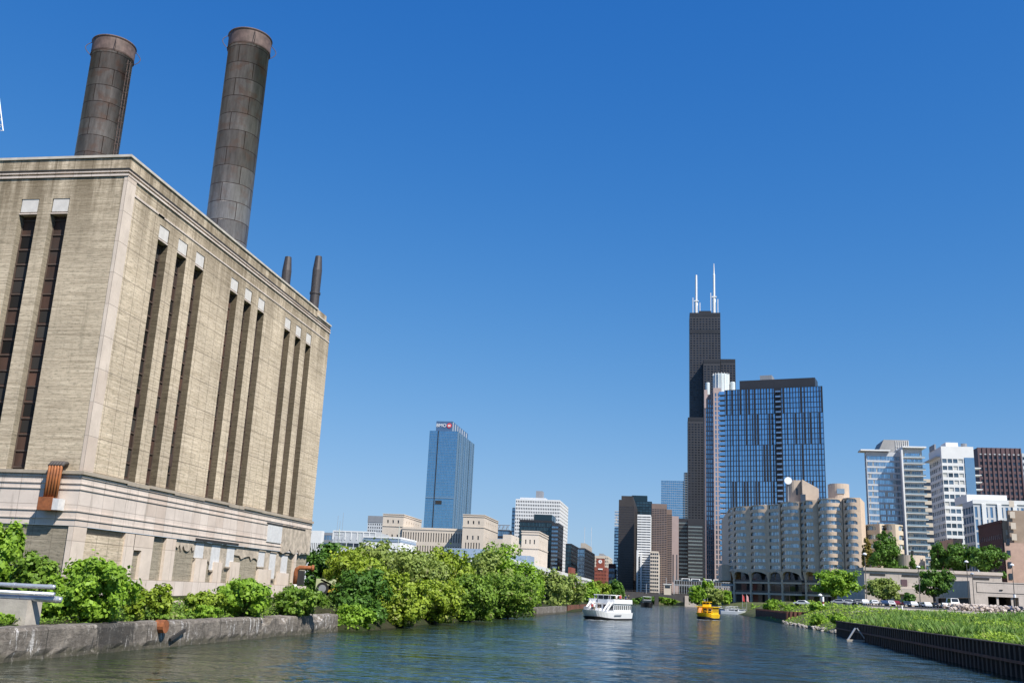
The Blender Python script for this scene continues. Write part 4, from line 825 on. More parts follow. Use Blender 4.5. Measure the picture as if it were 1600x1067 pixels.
MB().prism([(sX(1128, 560, 10), 558), (sX(1142, 560, 10), 558), (sX(1142, 560, 10)+8, 600), (sX(1128, 560, 10), 600)], 16, 24.5).build('side_deck', RCC, RC)
MB().prism([(sX(1127, 556, 10), 554), (sX(1148, 556, 10), 554), (sX(1148, 560, 10), 559), (sX(1127, 560, 10), 559)], 13.2, 14.2).build('deck_slab', LGR, RC)
def rcbox(pl, pr, yt, Y, dep, rad, nm='rooftop_turret'):
    z = atY((pl+pr)/2, yt, Y)[2]; X0, X1 = sX(pl, Y, z), sX(pr, Y, z); pts = []
    for cx_, cy_, a0 in ((X0+rad, Y+rad, math.pi), (X1-rad, Y+rad, 1.5*math.pi), (X1-rad, Y+dep-rad, 0), (X0+rad, Y+dep-rad, .5*math.pi)):
        for k in range(7): a = a0+k/6*math.pi/2; pts.append((cx_+rad*math.cos(a), cy_+rad*math.sin(a)))
    return MB().prism(pts, zt-.3, z).build(nm, RCC2, RC), (X0, X1, z)
RCC2 = paint('smooth_concrete', (.50, .41, .33), .85, .12, .3)
tb1, (a0, a1, zz) = rcbox(1232, 1258, 750, 512, 14, 3.5); MB().box(a1-4.6, a1-3.8, 511.7, 511.95, zz-7.5, zz-4).build('slot_window', GD, tb1)
st_ = MB(); zz2 = atY(1278, 762, 505)[2]; xx = sX(1280, 508, zt); st_.v = [(a1-2, 508, zt-.2), (xx, 508, zt-.2), (xx, 508, zz2), (a1-2, 508, zz), (a1-2, 522, zt-.2), (xx, 522, zt-.2), (xx, 522, zz2), (a1-2, 522, zz)]
st_.f = [(0, 1, 2, 3), (1, 5, 6, 2), (5, 4, 7, 6), (4, 0, 3, 7), (3, 2, 6, 7)]; st_.build('sloping_block', RCC2, RC)
MB().box(xx-9, xx-6.5, 507.7, 507.95, zt+.5, zt+4).build('door', GD, RC)
tb2, (a0, a1, zz) = rcbox(1297, 1329, 755, 496, 12, 4.5); MB().box(a0+3, a1-3, 495.75, 495.95, zz-5, zz-2.6).build('window', RCG, tb2)
xd = sX(1232, 508, zt); zd = atY(1231, 751, 508)[2]
dsh = MB(); 
for k in range(7):
    rr = 1.8*math.sin(k/6*math.pi/2); yy_ = 508-.9+.9*(1-math.cos(k/6*math.pi/2))*-1
    for j in range(20): a = 2*math.pi*j/20; dsh.v.append((xd+rr*math.cos(a), yy_+1, zd+rr*math.sin(a)))
for k in range(6):
    for j in range(20): a = k*20+j; b_ = k*20+(j+1) % 20; dsh.f.append((a, b_, b_+20, a+20))
do = dsh.build('satellite_dish', None or SIGNW, None, smooth=True); top(do, 'round white satellite dish on the roof of the scalloped flats', 'satellite dish')
MB().tube([(xd, 509, zt), (xd, 508.4, zd)], .35, 6).build('dish_mast', MGR, do); MB().tube([(xd, 507.05, zd), (xd, 506.95, zd)], 1.84, 24).build('dish_cover', SIGNW, do)
for k in range(16):
    t_ = k/15; x = sX(1150+t_*90, 545-t_*30, zt); MB().box(x-.5, x+.4, 551-t_*30, 552-t_*30, zt, zt+.5+.5*rnd.random()).build('roof_vent', SIGNW if k % 3 else REDB, RC)
# far wing behind the trees
zt2 = atY(1352, 820, 560)[2]; zs2 = 10
bays2 = [(1346, 548, 1358, 560, 1.0, .25, .8), (1358, 560, 1380, 548, 2.4, .15, .85), (1380, 548, 1389, 552, .8, .2, .8), (1389, 552, 1405, 545, 2.4, .15, .85), (1405, 549, 1417, 556, 1.5, .2, .8)]
back2 = [(sX(1417, 556, zs2), 590), (sX(1346, 548, zs2), 590)]
scallop('curved_flats', 'lower curved wing of cream scalloped flats behind the conical tree', (sX(1380, 560, 5), 565), bays2, zt2, zs2, 8, back2, paint('cream_concrete', (.60, .50, .38), .85, .1, .2), zg=5.0)

# ================================================================== RIVER WALLS
def m_wall():
    m, t, b = new_mat('quay_concrete'); tc = nd(t, 'TexCoord'); P = tc.outputs['Object']; s = nd(t, 'SeparateXYZ'); lk(t, P, s.inputs[0])
    c = mixc(t, ramp(t, noise(t, P, .8, 8, .7), [(.35, 0), (.68, 1)]), (.10, .085, .07), (.26, .225, .185))
    mp_ = nd(t, 'Mapping'); lk(t, P, mp_.inputs[0]); mp_.inputs['Scale'].default_value = (1, 1.6, .35)
    drip = noise(t, mp_.outputs[0], 1.6, 5, .75); zone = noise(t, P, .11, 2)
    c = mixc(t, mth(t, 'MULTIPLY', ramp(t, drip, [(.56, 0), (.60, 1)]), ramp(t, zone, [(.47, 0), (.56, 1)])), c, (.62, .59, .56))
    yy = mth(t, 'ABSOLUTE', mth(t, 'SUBTRACT', s.outputs[1], 6.5)); dark_patch = mth(t, 'LESS_THAN', mth(t, 'ADD', yy, mth(t, 'MULTIPLY', drip, 7.0)), 5.6)
    c = mixc(t, mth(t, 'MULTIPLY', dark_patch, .85), c, (.03, .028, .025))  # near-black ragged patch coloured onto one stretch of the wall
    wet = nd(t, 'MapRange'); lk(t, mth(t, 'ADD', s.outputs[2], mth(t, 'MULTIPLY', noise(t, P, 1.2, 5), .7)), wet.inputs[0]); wet.inputs[1].default_value = .62; wet.inputs[2].default_value = .85; wet.inputs[3].default_value = .8; wet.inputs[4].default_value = 0
    c = mixc(t, wet.outputs[0], c, (.045, .042, .022))
    jn = mth(t, 'LESS_THAN', mth(t, 'FRACT', mth(t, 'ADD', mth(t, 'MULTIPLY', s.outputs[1], .19), mth(t, 'MULTIPLY', noise(t, P, 3, 3), .03))), .018); c = mixc(t, mth(t, 'MULTIPLY', jn, .8), c, (.03, .025, .02))
    mp3 = nd(t, 'Mapping'); lk(t, P, mp3.inputs[0]); mp3.inputs['Scale'].default_value = (1, .35, 2.5); ck = noise(t, mp3.outputs[0], 1.1, 6, .75); c = mixc(t, ramp(t, ck, [(.475, 0), (.495, .8), (.505, .8), (.525, 0)]), c, (.06, .05, .04))
    c = mixc(t, ramp(t, noise(t, P, 2.6, 6, .8), [(.55, 0), (.68, .6)]), c, (.40, .36, .31))
    lk(t, c, b.inputs['Base Color']); b.inputs['Roughness'].default_value = .9; bump(t, b, noise(t, P, 2.2, 8, .75), .9, .10); return m
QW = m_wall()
qw = thing('river_wall', 'weathered concrete river wall with white streaks below the power house', 'retaining wall', (-33, 50, 0)); mb = MB()
ys = np.arange(20, 98.01, .7); prof = [(.15, -1), (.1, .2), (0, .5), (0, 1.0), (-.02, 1.45), (-.12, 1.62), (-1.1, 1.66), (-1.15, .5)]
for y in ys:
    for k, (dx, z) in enumerate(prof):
        jx = rnd.uniform(-.02, .02)+(rnd.uniform(-.2, .0) if k in (1,) else 0); jz = rnd.uniform(-.03, .03)
        notch = -.35 if (k in (4, 5) and (abs(y-80) < .6 or abs(y-83.2) < .5 or abs(y-92) < .8)) else 0
        mb.v.append((-32.95+dx+jx+notch, y, z+jz+notch*.6))
n = len(prof)
for i in range(len(ys)-1):
    for j in range(n-1): a = i*n+j; mb.f.append((a, a+n, a+n+1, a+1))
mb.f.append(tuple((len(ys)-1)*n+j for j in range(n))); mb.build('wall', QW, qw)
MB().tube([(-33.2, 62.0, 1.35), (-32.55, 62.0, 1.35)], .42, 14).build('outfall_pipe', RUST, qw)
MB().obox((-32.8, 64.2, .75), (0, .95, .28), (.08, 0, 0), (0, -.04, .09)).build('timber_fender', DK, qw)
# sheet pile wall on the right
def m_pile(name, c1, c2):
    m, t, b = new_mat(name); tc = nd(t, 'TexCoord'); P = tc.outputs['Object']; mp_ = nd(t, 'Mapping'); lk(t, P, mp_.inputs[0]); mp_.inputs['Scale'].default_value = (2, 2, .3)
    c = mixc(t, ramp(t, noise(t, mp_.outputs[0], 1.2, 6, .7), [(.35, 0), (.7, 1)]), c1, c2); lk(t, c, b.inputs['Base Color']); b.inputs['Roughness'].default_value = .75; bump(t, b, noise(t, P, 4, 5), .5, .04); return m
PILE = m_pile('black_rusty_steel', (.018, .012, .010), (.085, .048, .032)); PILE2 = m_pile('rusty_steel_pile', (.07, .03, .02), (.19, .075, .045))
def sheet(name, label, p0, p1, zt0, zt1, mat, per=1.25, dep=.38, cap=True):
    p0, p1 = np.array(p0, float), np.array(p1, float); L = np.linalg.norm(p1-p0); u = (p1-p0)/L; nn = np.array([-u[1], u[0]]); n = int(L/per)
    r = thing(name, label, 'retaining wall', (*p0, 0)); mb = MB(); q = []
    for k in range(n):
        for s_, o_ in ((0, 0), (.12, 1), (.5, 1), (.62, 0)): q.append((k+s_, o_))
    q.append((n, 0))
    for s_, o_ in q:
        p = p0+u*s_*L/n+nn*dep*(o_-.0); f = s_/n; mb.v += [(p[0], p[1], -1), (p[0], p[1], zt0+(zt1-zt0)*f)]
    for k in range(len(q)-1): mb.f.append((2*k, 2*k+1, 2*k+3, 2*k+2))
    mb.build('sheet_piling', mat, r)
    if cap:
        a, b_ = p0+nn*.45, p1+nn*.45; c, d = p0-nn*.15, p1-nn*.15; cm = MB(); i = 0
        cm.v = [(*a, zt0), (*b_, zt1), (*d, zt1), (*c, zt0), (*a, zt0+.09), (*b_, zt1+.09), (*d, zt1+.09), (*c, zt0+.09)]; cm.f = [(0, 3, 2, 1), (4, 5, 6, 7), (0, 1, 5, 4), (2, 3, 7, 6), (1, 2, 6, 5), (3, 0, 4, 7)]; cm.build('cap_beam', mat, r)
        wl = MB(); wl.obox(((p0+p1)/2+nn*.47).tolist()+[1.15], [*(u*L/2), 0], [*(nn*.06), 0], [0, 0, .11]); wl.build('waler', PILE2, r)
    return r
sheet('sheet_pile_wall', 'long near black steel sheet pile wall holding the grassy bank on the right', (25.2, 40), (27.9, 177), 2.35, 2.22, PILE)
MB().box(27.7, 33, 176.9, 177.2, -1, 2.2).build('return_wall', PILE, bpy.data.objects['sheet_pile_wall'])
sheet('rusty_pile_wall', 'short rust red sheet pile wall beyond the rubble slope', (35.5, 262), (29.2, 262), 3.0, 3.0, PILE2, 1.0, .35, cap=False); sheet('rusty_pile_wall', 'rust red sheet piling running away along the far bank', (29.2, 262), (28.0, 340), 3.0, 3.0, PILE2, 1.2, .35, cap=False)
sheet('timber_wall', 'low timber faced river wall under the far left bank trees', (-27.2, 270), (-27.6, 560), 1.9, 1.9, PILE2, 2.0, .3, cap=False)
w2 = MB(); w2.prism([(-28.6, 212), (-27.9, 212), (-26.6, 262), (-28.6, 262)], -1, 1.7); top(w2.build('river_wall', QW), 'short pale concrete wall stub at the end of the riverside bushes', 'retaining wall')
MET = paint('galvanised_metal', (.55, .56, .58), .4, .15, 1, metal=.5)
ax, ay, _ = atZ(1347, 1002, 0); ax -= .5; af = thing('a_frame', 'small grey metal A frame standing against the black sheet pile wall', 'frame', (ax, ay, 0))
MB().obox((ax-.9, ay, .95), (.55, 0, .85), (0, .18, 0), (.08, 0, -.05)).build('strut', MET, af); MB().obox((ax+.5, ay, .95), (.62, 0, -.85), (0, .18, 0), (.05, 0, .04)).build('strut', MET, af); MB().box(ax-1.6, ax+.9, ay-.4, ay+.4, -.05, .22).build('float', CONC, af)

# ================================================================== PLANTS
def m_leaf(name, c1, c2, dead=None, tr=.26, amt=1.0):
    m, t, b = new_mat(name); g = nd(t, 'NewGeometry'); tc = nd(t, 'TexCoord')
    n = noise(t, tc.outputs['Object'], .55, 3, .6)
    f = mth(t, 'ADD', mth(t, 'MULTIPLY', g.outputs['Random Per Island'], .55), mth(t, 'MULTIPLY', ramp(t, n, [(.35, 0), (.65, 1)]), .45))
    c = mixc(t, f, c1, c2)
    if dead: c = mixc(t, mth(t, 'MULTIPLY', ramp(t, noise(t, tc.outputs['Object'], .8, 3), [(.6, 0), (.68, 1)]), .7), c, dead)
    b.inputs['Roughness'].default_value = .55; b.inputs['Specular IOR Level'].default_value = .3; lk(t, c, b.inputs['Base Color'])
    tl = nd(t, 'BsdfTranslucent'); lk(t, mixc(t, 1, c, (1.15, 1.25, .6), 'MULTIPLY'), tl.inputs[0]); mx = nd(t, 'MixShader'); mx.inputs[0].default_value = tr
    lk(t, b.outputs[0], mx.inputs[1]); lk(t, tl.outputs[0], mx.inputs[2]); lk(t, mx.outputs[0], t.nodes['Material Output'].inputs[0]); return m
LF = {'bright': m_leaf('leaf_bright', (.11, .22, .018), (.31, .48, .045)), 'yellow': m_leaf('leaf_yellow_green', (.12, .20, .015), (.36, .45, .045), (.30, .26, .13)),
      'mid': m_leaf('leaf_mid', (.08, .16, .018), (.24, .37, .045), (.27, .24, .12)), 'dark': m_leaf('leaf_dark', (.04, .10, .014), (.12, .25, .035)), 'street': m_leaf('leaf_street', (.045, .11, .016), (.14, .27, .035)),
      'gold': m_leaf('leaf_gold', (.16, .13, .03), (.34, .27, .06)), 'sage': m_leaf('leaf_sage', (.15, .22, .045), (.33, .40, .10), (.30, .28, .16))}
BARK = paint('bark', (.10, .075, .055), .9, .3, 2)
def leaves_mesh(name, pos, nrm, size, mat, parent=None, off=(0, 0, 0), aspect=1.5):
    n = len(pos); nrm = nrm/(np.linalg.norm(nrm, axis=1, keepdims=True)+1e-9); rv = rng.normal(size=(n, 3)); a = np.cross(nrm, rv); a /= np.linalg.norm(a, axis=1, keepdims=True)+1e-9; b_ = np.cross(nrm, a)
    s = size[:, None]; V = np.empty((n, 4, 3)); V[:, 0] = pos-a*s*aspect; V[:, 1] = pos-b_*s; V[:, 2] = pos+a*s*aspect; V[:, 3] = pos+b_*s
    V = V.reshape(-1, 3)-np.array(off); me = bpy.data.meshes.new(name); me.vertices.add(4*n); me.vertices.foreach_set('co', V.ravel()); me.loops.add(4*n); me.loops.foreach_set('vertex_index', np.arange(4*n, dtype=np.int32))
    me.polygons.add(n); me.polygons.foreach_set('loop_start', np.arange(0, 4*n, 4, dtype=np.int32)); me.polygons.foreach_set('loop_total', np.full(n, 4, dtype=np.int32)); me.update(); me.validate(); me.materials.append(mat)
    o = bpy.data.objects.new(name, me); col.objects.link(o); o.parent = parent; return o
def crown_pts(c, rx, ry, rz, n, nl, seed, conical=0, flat=0):
    g = np.random.default_rng(seed); c = np.array(c, float); L = []
    d = g.normal(size=(nl, 3)); d /= (np.abs(d)**3.2).sum(1, keepdims=True)**(1/3.2); rad = g.uniform(.2, .86, nl)**.7; lc = d*rad[:, None]
    if conical: sc_ = 1-.85*((lc[:, 2]+1)/2)**1.0*conical; lc[:, 0] *= sc_; lc[:, 1] *= sc_
    lr = g.uniform(.17, .36, nl)*(1-.3*rad)
    if conical: lr *= (1.1-.6*((lc[:, 2]+1)/2))
    w_ = lr**2; idx = g.choice(nl, n, p=w_/w_.sum()); dd = g.normal(size=(n, 3)); dd /= np.linalg.norm(dd, axis=1, keepdims=True)
    rr = lr[idx]*(1-np.abs(g.normal(0, .22, n))).clip(.1, 1.15); tw = g.random(n) < .14; rr = np.where(tw, rr*g.uniform(1.1, 2.0, n), rr)
    p = lc[idx]+dd*rr[:, None]; nr = dd*.8+p*.5+g.normal(size=(n, 3))*.55+np.array([0, 0, .25])
    return c+p*np.array([rx, ry, rz]), nr, c+lc*np.array([rx, ry, rz])
def plant(name, label, cat, px0, px1, yt, yb, Y, kind, n, leaf, group=None, ry=None, trunk=True, zb=None, conical=0, nl=60, lift=0.0, seed=None, z_trunk=None):
    """a tree or bush whose outline in the photo runs px0..px1 by yt..yb, standing Y metres up the river"""
    pxc = (px0+px1)/2; zt_ = atY(pxc, yt, Y)[2]; zb_ = atY(pxc, yb, Y)[2] if zb is None else zb; x = sX(pxc, Y, (zt_+zb_)/2); rx = abs(sX(px1, Y, (zt_+zb_)/2)-sX(px0, Y, (zt_+zb_)/2))/2
    zc_ = zb_+(zt_-zb_)*(.5+lift/2); rz = (zt_-zb_)/2*(1-lift); gz = zb_ if z_trunk is None else z_trunk
    r = thing(name, label, cat, (x, Y, gz), group); sd_ = seed if seed is not None else int(abs(px0*7+yt*13+Y)) % 99991
    p, nr, lc = crown_pts((x, Y, zc_), rx*1.08, ry or rx*1.0, rz*1.04, n, nl, sd_, conical)
    p[:, 2] = np.maximum(p[:, 2], gz+.03); g = np.random.default_rng(sd_+1)
    leaves_mesh('crown', p, nr, leaf*1.12*g.uniform(.5, 1.4, n), LF[kind], r, (x, Y, gz))
    mb = MB(); h0 = zb_+(zt_-zb_)*(lift*.9+.12) if trunk else gz+rz*.5; tr_ = max(.06, rx*(.075 if trunk else .035))
    j = lambda s_: g.uniform(-s_, s_)
    mb.tube([(x+j(.1), Y, gz-.3), (x+j(rx*.05), Y, gz+(h0-gz)*.6), (x+j(rx*.05), Y+j(.1), h0+rz*.5), (x, Y, zc_+rz*.6)], [tr_*1.25, tr_, tr_*.75, tr_*.25], 7)
    for q in lc[np.argsort(-np.abs(lc[:, 0]-x))[:7 if trunk else 5]]: mb.tube([(x, Y, h0 if trunk else gz), (x+(q[0]-x)*.5, Y+(q[1]-Y)*.5, h0*.45+q[2]*.55), tuple(q)], [tr_*.55, tr_*.35, tr_*.12], 5)
    mb.build('trunk' if trunk else 'stems', BARK, r); return r
P = plant; SB = 'bush'
# near left bank
P('tree', 'leafy young tree at the left edge in front of the power house', 'tree', -50, 44, 808, 960, 66, 'bright', 7500, .115, trunk=True)
P('bush', 'dark dull green bush behind the grey pipes', SB, 22, 84, 862, 940, 64, 'mid', 3000, .11, trunk=False)
P('bush', 'large rounded bright green bush on top of the concrete river wall', SB, 92, 204, 874, 985, 57.5, 'bright', 12500, .085, trunk=False, nl=80, zb=1.6)
P('bush', 'low dense bush under the pipes beside the concrete pier', SB, 42, 110, 930, 982, 56, 'bright', 4500, .08, trunk=False, zb=1.6)
P('bush', 'thin sprawling sapling right of the big rounded bush', SB, 196, 236, 914, 978, 63, 'yellow', 1700, .085, trunk=False, zb=1.6)
P('sapling', 'slender upright yellow green sapling in front of the plinth', 'sapling', 236, 266, 910, 972, 66, 'yellow', 1700, .085, trunk=False, zb=1.6)
P('bush', 'low yellow green bush left of the broad bush by the wall', SB, 290, 346, 924, 970, 73, 'yellow', 2600, .09, trunk=False, zb=1.6)
P('bush', 'broad bushy shrub reaching the pilasters behind the river wall', SB, 340, 422, 902, 970, 79, 'bright', 5800, .10, trunk=False, nl=60, zb=1.6)
P('bush', 'bush with pale tips below the rusty elbow pipe', SB, 426, 502, 916, 966, 88, 'mid', 4600, .10, trunk=False, nl=60, zb=1.6)
P('bush', 'small weedy bush at the foot of the concrete pier', SB, -4, 20, 958, 990, 50, 'bright', 900, .06, trunk=False, zb=1.6)
P('bush', 'low green fringe bush between sapling and yellow green bush', SB, 212, 288, 956, 975, 67, 'mid', 1800, .08, trunk=False, zb=1.6)
P('bush', 'tiny bush between broad shrub and river wall edge', SB, 300, 345, 945, 970, 72, 'bright', 1600, .08, trunk=False, zb=1.6)
# riverside thicket, each crown its own
rows = [('dark green tree behind the rusty elbow pipe and yellow roller', 478, 545, 850, 930, 165, 'dark', 5000, .2), ('dark rounded bush hanging over the water past the wall end', 518, 604, 890, 986, 106, 'dark', 9000, .12),
        ('low bright bush dipping into the river at the wall end', 522, 582, 946, 987, 100, 'bright', 4500, .10), ('pale yellow green bush above the dark rounded bush', 515, 600, 858, 925, 128, 'yellow', 6500, .14),
        ('tall airy yellow green tree behind the thicket', 548, 640, 846, 925, 150, 'sage', 7000, .16), ('big yellow green bush right of the dark one, reaching the water', 578, 665, 895, 985, 114, 'yellow', 10500, .12),
        ('sage coloured tree in the middle of the thicket', 600, 692, 856, 945, 140, 'sage', 8500, .14), ('yellow flowered looking bush high in the thicket', 650, 735, 855, 935, 158, 'yellow', 7500, .16),
        ('bright bush overhanging the river in the middle of the thicket', 645, 722, 905, 978, 130, 'yellow', 8500, .125), ('olive tree crown near the right of the thicket', 715, 800, 858, 945, 182, 'sage', 7500, .17),
        ('greener bush with bare branches low over the water', 700, 775, 898, 973, 148, 'mid', 8500, .13), ('tall green tree with a tuft of thin top branches', 742, 818, 850, 945, 185, 'bright', 7000, .17),
        ('dense green bush at the right end of the thicket', 752, 838, 892, 967, 175, 'mid', 8500, .15), ('rounded light green tree right of the thicket end', 792, 850, 878, 955, 225, 'bright', 5500, .2),
        ('dark tree filling the gap behind the thicket', 600, 660, 865, 940, 172, 'dark', 4000, .2), ('dark tree crown behind the right half of the thicket', 690, 745, 868, 945, 200, 'dark', 3500, .22)]
for lab, a, b_, yt, yb, Y, kd, n, lf in rows: P('tree' if 'tree' in lab else 'bush', lab, 'tree' if 'tree' in lab else 'bush', a, b_, yt, yb, Y, kd, n, lf, 'bushes and trees along the left bank', nl=80, trunk='tree' in lab, z_trunk=.3 if yb > 962 else 1.5)
for lab, a, b_, yt, yb, Y, kd, n, lf in (('grey green willow like tree right of the pale wall stub', 838, 888, 888, 950, 262, 'sage', 5000, .22), ('sage tree behind the bow of the white tour boat', 868, 915, 893, 952, 310, 'sage', 4500, .24), ('yellow green tree past the long white shed', 898, 935, 905, 948, 400, 'bright', 3200, .3),
        ('rounded bright tree in front of the clock building', 922, 955, 908, 945, 480, 'yellow', 2800, .34), ('last dark topped tree before the bridge', 945, 976, 905, 943, 560, 'street', 2600, .38),
        ('low bush on the far side of the left bridge pier', 980, 1004, 927, 944, 860, 'street', 1200, .5), ('tree beyond the bridge seen under its deck', 1024, 1060, 928, 944, 870, 'bright', 1600, .5), ('dark tree under the middle of the bridge', 1000, 1030, 929, 944, 875, 'street', 1200, .5),
        ('bright bush right of the bridge pier', 1076, 1102, 912, 944, 505, 'bright', 2600, .34), ('tree above the yellow water taxi', 1094, 1114, 905, 938, 528, 'bright', 2400, .34), ('pale green tree left of the scalloped flats', 1100, 1130, 916, 944, 512, 'sage', 2600, .34), ('tree in the gap beside the scalloped flats', 1124, 1142, 920, 943, 520, 'bright', 1600, .34)):
    P('tree', lab, 'tree', a, b_, yt, yb, Y, kd, n, lf, 'trees further along the banks')
# right bank trees
for lab, a, b_, yt, yb, Y, kd, n, lf, cn, lift in (('wide leafy street tree in front of the scalloped flats', 1270, 1340, 887, 944, 345, 'bright', 6500, .24, 0, .22), ('spreading olive green street tree left of the square opening', 1355, 1411, 903, 946, 330, 'sage', 5500, .2, 0, .22), ('round crowned street tree in front of the garage wall', 1431, 1488, 890, 945, 325, 'street', 6500, .21, 0, .22),
        ('big conical dark tree on the terrace', 1350, 1416, 828, 893, 400, 'street', 8000, .26, .75, .0), ('golden leaved tree squeezed behind the scalloped flats', 1346, 1364, 840, 892, 410, 'gold', 2200, .26, .3, 0), ('small blue green conifer before the round concrete drum', 1418, 1433, 866, 892, 392, 'dark', 1400, .2, .9, 0),
        ('tall pointed tree on the terrace left of two round ones', 1448, 1484, 841, 893, 395, 'dark', 5000, .25, .7, 0), ('left of the two rounded trees on the terrace', 1478, 1522, 850, 894, 392, 'street', 5000, .25, 0, 0), ('right of the two rounded trees on the terrace, by the brick loft', 1512, 1568, 850, 894, 388, 'street', 6500, .25, 0, 0),
        ('small rounded shrub at the foot of the concrete drum', 1434, 1446, 884, 893, 390, 'street', 500, .2, 0, 0), ('low shrub left of the small conifer', 1408, 1420, 884, 893, 391, 'dark', 500, .2, 0, 0), ('dark young tree between two street trees', 1410, 1432, 926, 948, 320, 'dark', 1500, .2, 0, .1), ('shrubs at the brick loft corner', 1556, 1572, 892, 903, 380, 'street', 700, .2, 0, 0)):
    P('tree' if 'shrub' not in lab else 'bush', lab, 'tree' if 'shrub' not in lab else 'bush', a, b_, yt, yb, Y, kd, n, lf, 'trees around the parking lot', conical=cn, lift=lift, trunk=True, nl=55)
for lab, a, b_, yt, yb, Y in (('leafy bush at the tip of the right bank', 1172, 1200, 942, 962, 400), ('tall weedy bush beside the rusty piling', 1192, 1225, 936, 960, 330), ('round bush behind the rubble slope', 1262, 1292, 940, 962, 260), ('low bush on the right bank above the rusty piling', 1222, 1262, 944, 962, 300), ('small bush by the gravel strip', 1288, 1316, 944, 960, 270),
        ('weed bush on the slope just before the black wall', 1262, 1300, 960, 982, 215), ('leafy weed clump at the far end of the black wall', 1296, 1326, 958, 974, 190)):
    P('bush', lab, 'bush', a, b_, yt, yb, Y, 'bright', 2600, .17 if Y > 250 else .12, 'bushes on the right bank', trunk=False)
# ground cover on the right bank: blades and weeds, nobody could count them
def rz_np(off, y):
    plate = np.interp(y, [0, 100, 200, 300, 480, 6000], [2.35, 2.6, 4.1, 5.3, 6.2, 6.2]); a = 2.2+(plate-2.2+.35)*np.minimum(1, off/16); b_ = .1+(plate-.1)*np.minimum(1, (np.maximum(off, 0)/13)**.75)
    return np.where(y < 177.5, a, b_)
def scatter(n, ylo, yhi, omax):
    y = 1/(rng.uniform(1/yhi, 1/ylo, n)); off = rng.uniform(.5, 1, n)*0+rng.random(n)**1.2*omax*np.minimum(1.3, y/120); x = np.interp(y, [p[0] for p in RB], [p[1] for p in RB])+.35+off; return x, y, off
n = 120000; x, y, off = scatter(n, 66, 300, 75); cl = np.sin(x*.33+np.sin(y*.11)*2)*np.sin(y*.17+x*.05); reed = (cl > .0) & (y < 190)
keep = ~((y > 215) & (off > 16)); x, y, off, cl, reed = x[keep], y[keep], off[keep], cl[keep], reed[keep]; n = len(x); z = rz_np(off, y)
h = np.where(reed, rng.uniform(.7, 1.5, n), rng.uniform(.25, .7, n))*(.75+.3*cl); wd = .02+.00032*y; ang = rng.uniform(0, math.pi, n); lean = rng.normal(0, .22, (n, 2))*h[:, None]
V = np.empty((n, 4, 3)); V[:, 0] = np.c_[x-np.cos(ang)*wd, y-np.sin(ang)*wd, z]; V[:, 1] = np.c_[x+np.cos(ang)*wd, y+np.sin(ang)*wd, z]; V[:, 2] = np.c_[x+lean[:, 0]*.6+np.cos(ang)*wd*.6, y+lean[:, 1]*.6+np.sin(ang)*wd*.6, z+h*.65]; V[:, 3] = np.c_[x+lean[:, 0]*1.3, y+lean[:, 1]*1.3, z+h]
me = bpy.data.meshes.new('grass'); me.vertices.add(4*n); me.vertices.foreach_set('co', V.ravel()); me.loops.add(4*n); me.loops.foreach_set('vertex_index', np.arange(4*n, dtype=np.int32)); me.polygons.add(n); me.polygons.foreach_set('loop_start', np.arange(0, 4*n, 4, dtype=np.int32)); me.polygons.foreach_set('loop_total', np.full(n, 4, dtype=np.int32)); me.update(); me.validate()
me.materials.append(m_leaf('grass_blade', (.075, .16, .035), (.25, .39, .08), (.34, .30, .14))); go = bpy.data.objects.new('grass', me); col.objects.link(go); tag(go, 'tall green grass and reeds covering the right bank', 'grass', kind='stuff')
n = 70000; x, y, off = scatter(n, 68, 330, 70); keep = ~((y > 215) & (off > 15)); x, y, off = x[keep], y[keep], off[keep]; n = len(x); cl = np.sin(x*.9+y*.21)*np.sin(y*.37-x*.3)+np.sin(x*.21)*.5; hh = np.clip(.35+.55*cl, .1, 1.2)
p = np.c_[x, y, rz_np(off, y)+rng.random(n)**.6*hh]; wo_ = leaves_mesh('weeds', p, rng.normal(size=(n, 3))*.6+[0, -.3, .8], (.035+.00048*y)*rng.uniform(.6, 1.3, n), m_leaf('weed_leaf', (.12, .24, .02), (.36, .48, .05), (.42, .38, .12))); tag(wo_, 'leafy yellow green weeds covering the right bank', 'weeds', kind='stuff')
n = 26000; y = 1/rng.uniform(1/230, 1/44, n); off = rng.random(n)**1.3*14; x = np.interp(y, [p[0] for p in LB], [p[1] for p in LB])-.9-off
zl_ = np.where(y < 97, 1.55+.5*np.minimum(1, off/14), .1+2*np.minimum(1, (off/5)**.7)+np.minimum(1, off/40)); p = np.c_[x, y, zl_+rng.random(n)*(.25+.35*np.abs(np.sin(y*.4+x*.6)))]
wo_ = leaves_mesh('weeds', p, rng.normal(size=(n, 3))*.6+[0, -.3, .8], (.035+.0004*y)*rng.uniform(.6, 1.3, n), LF['mid']); tag(wo_, 'low weeds and ground cover behind the concrete river wall', 'weeds', kind='stuff')
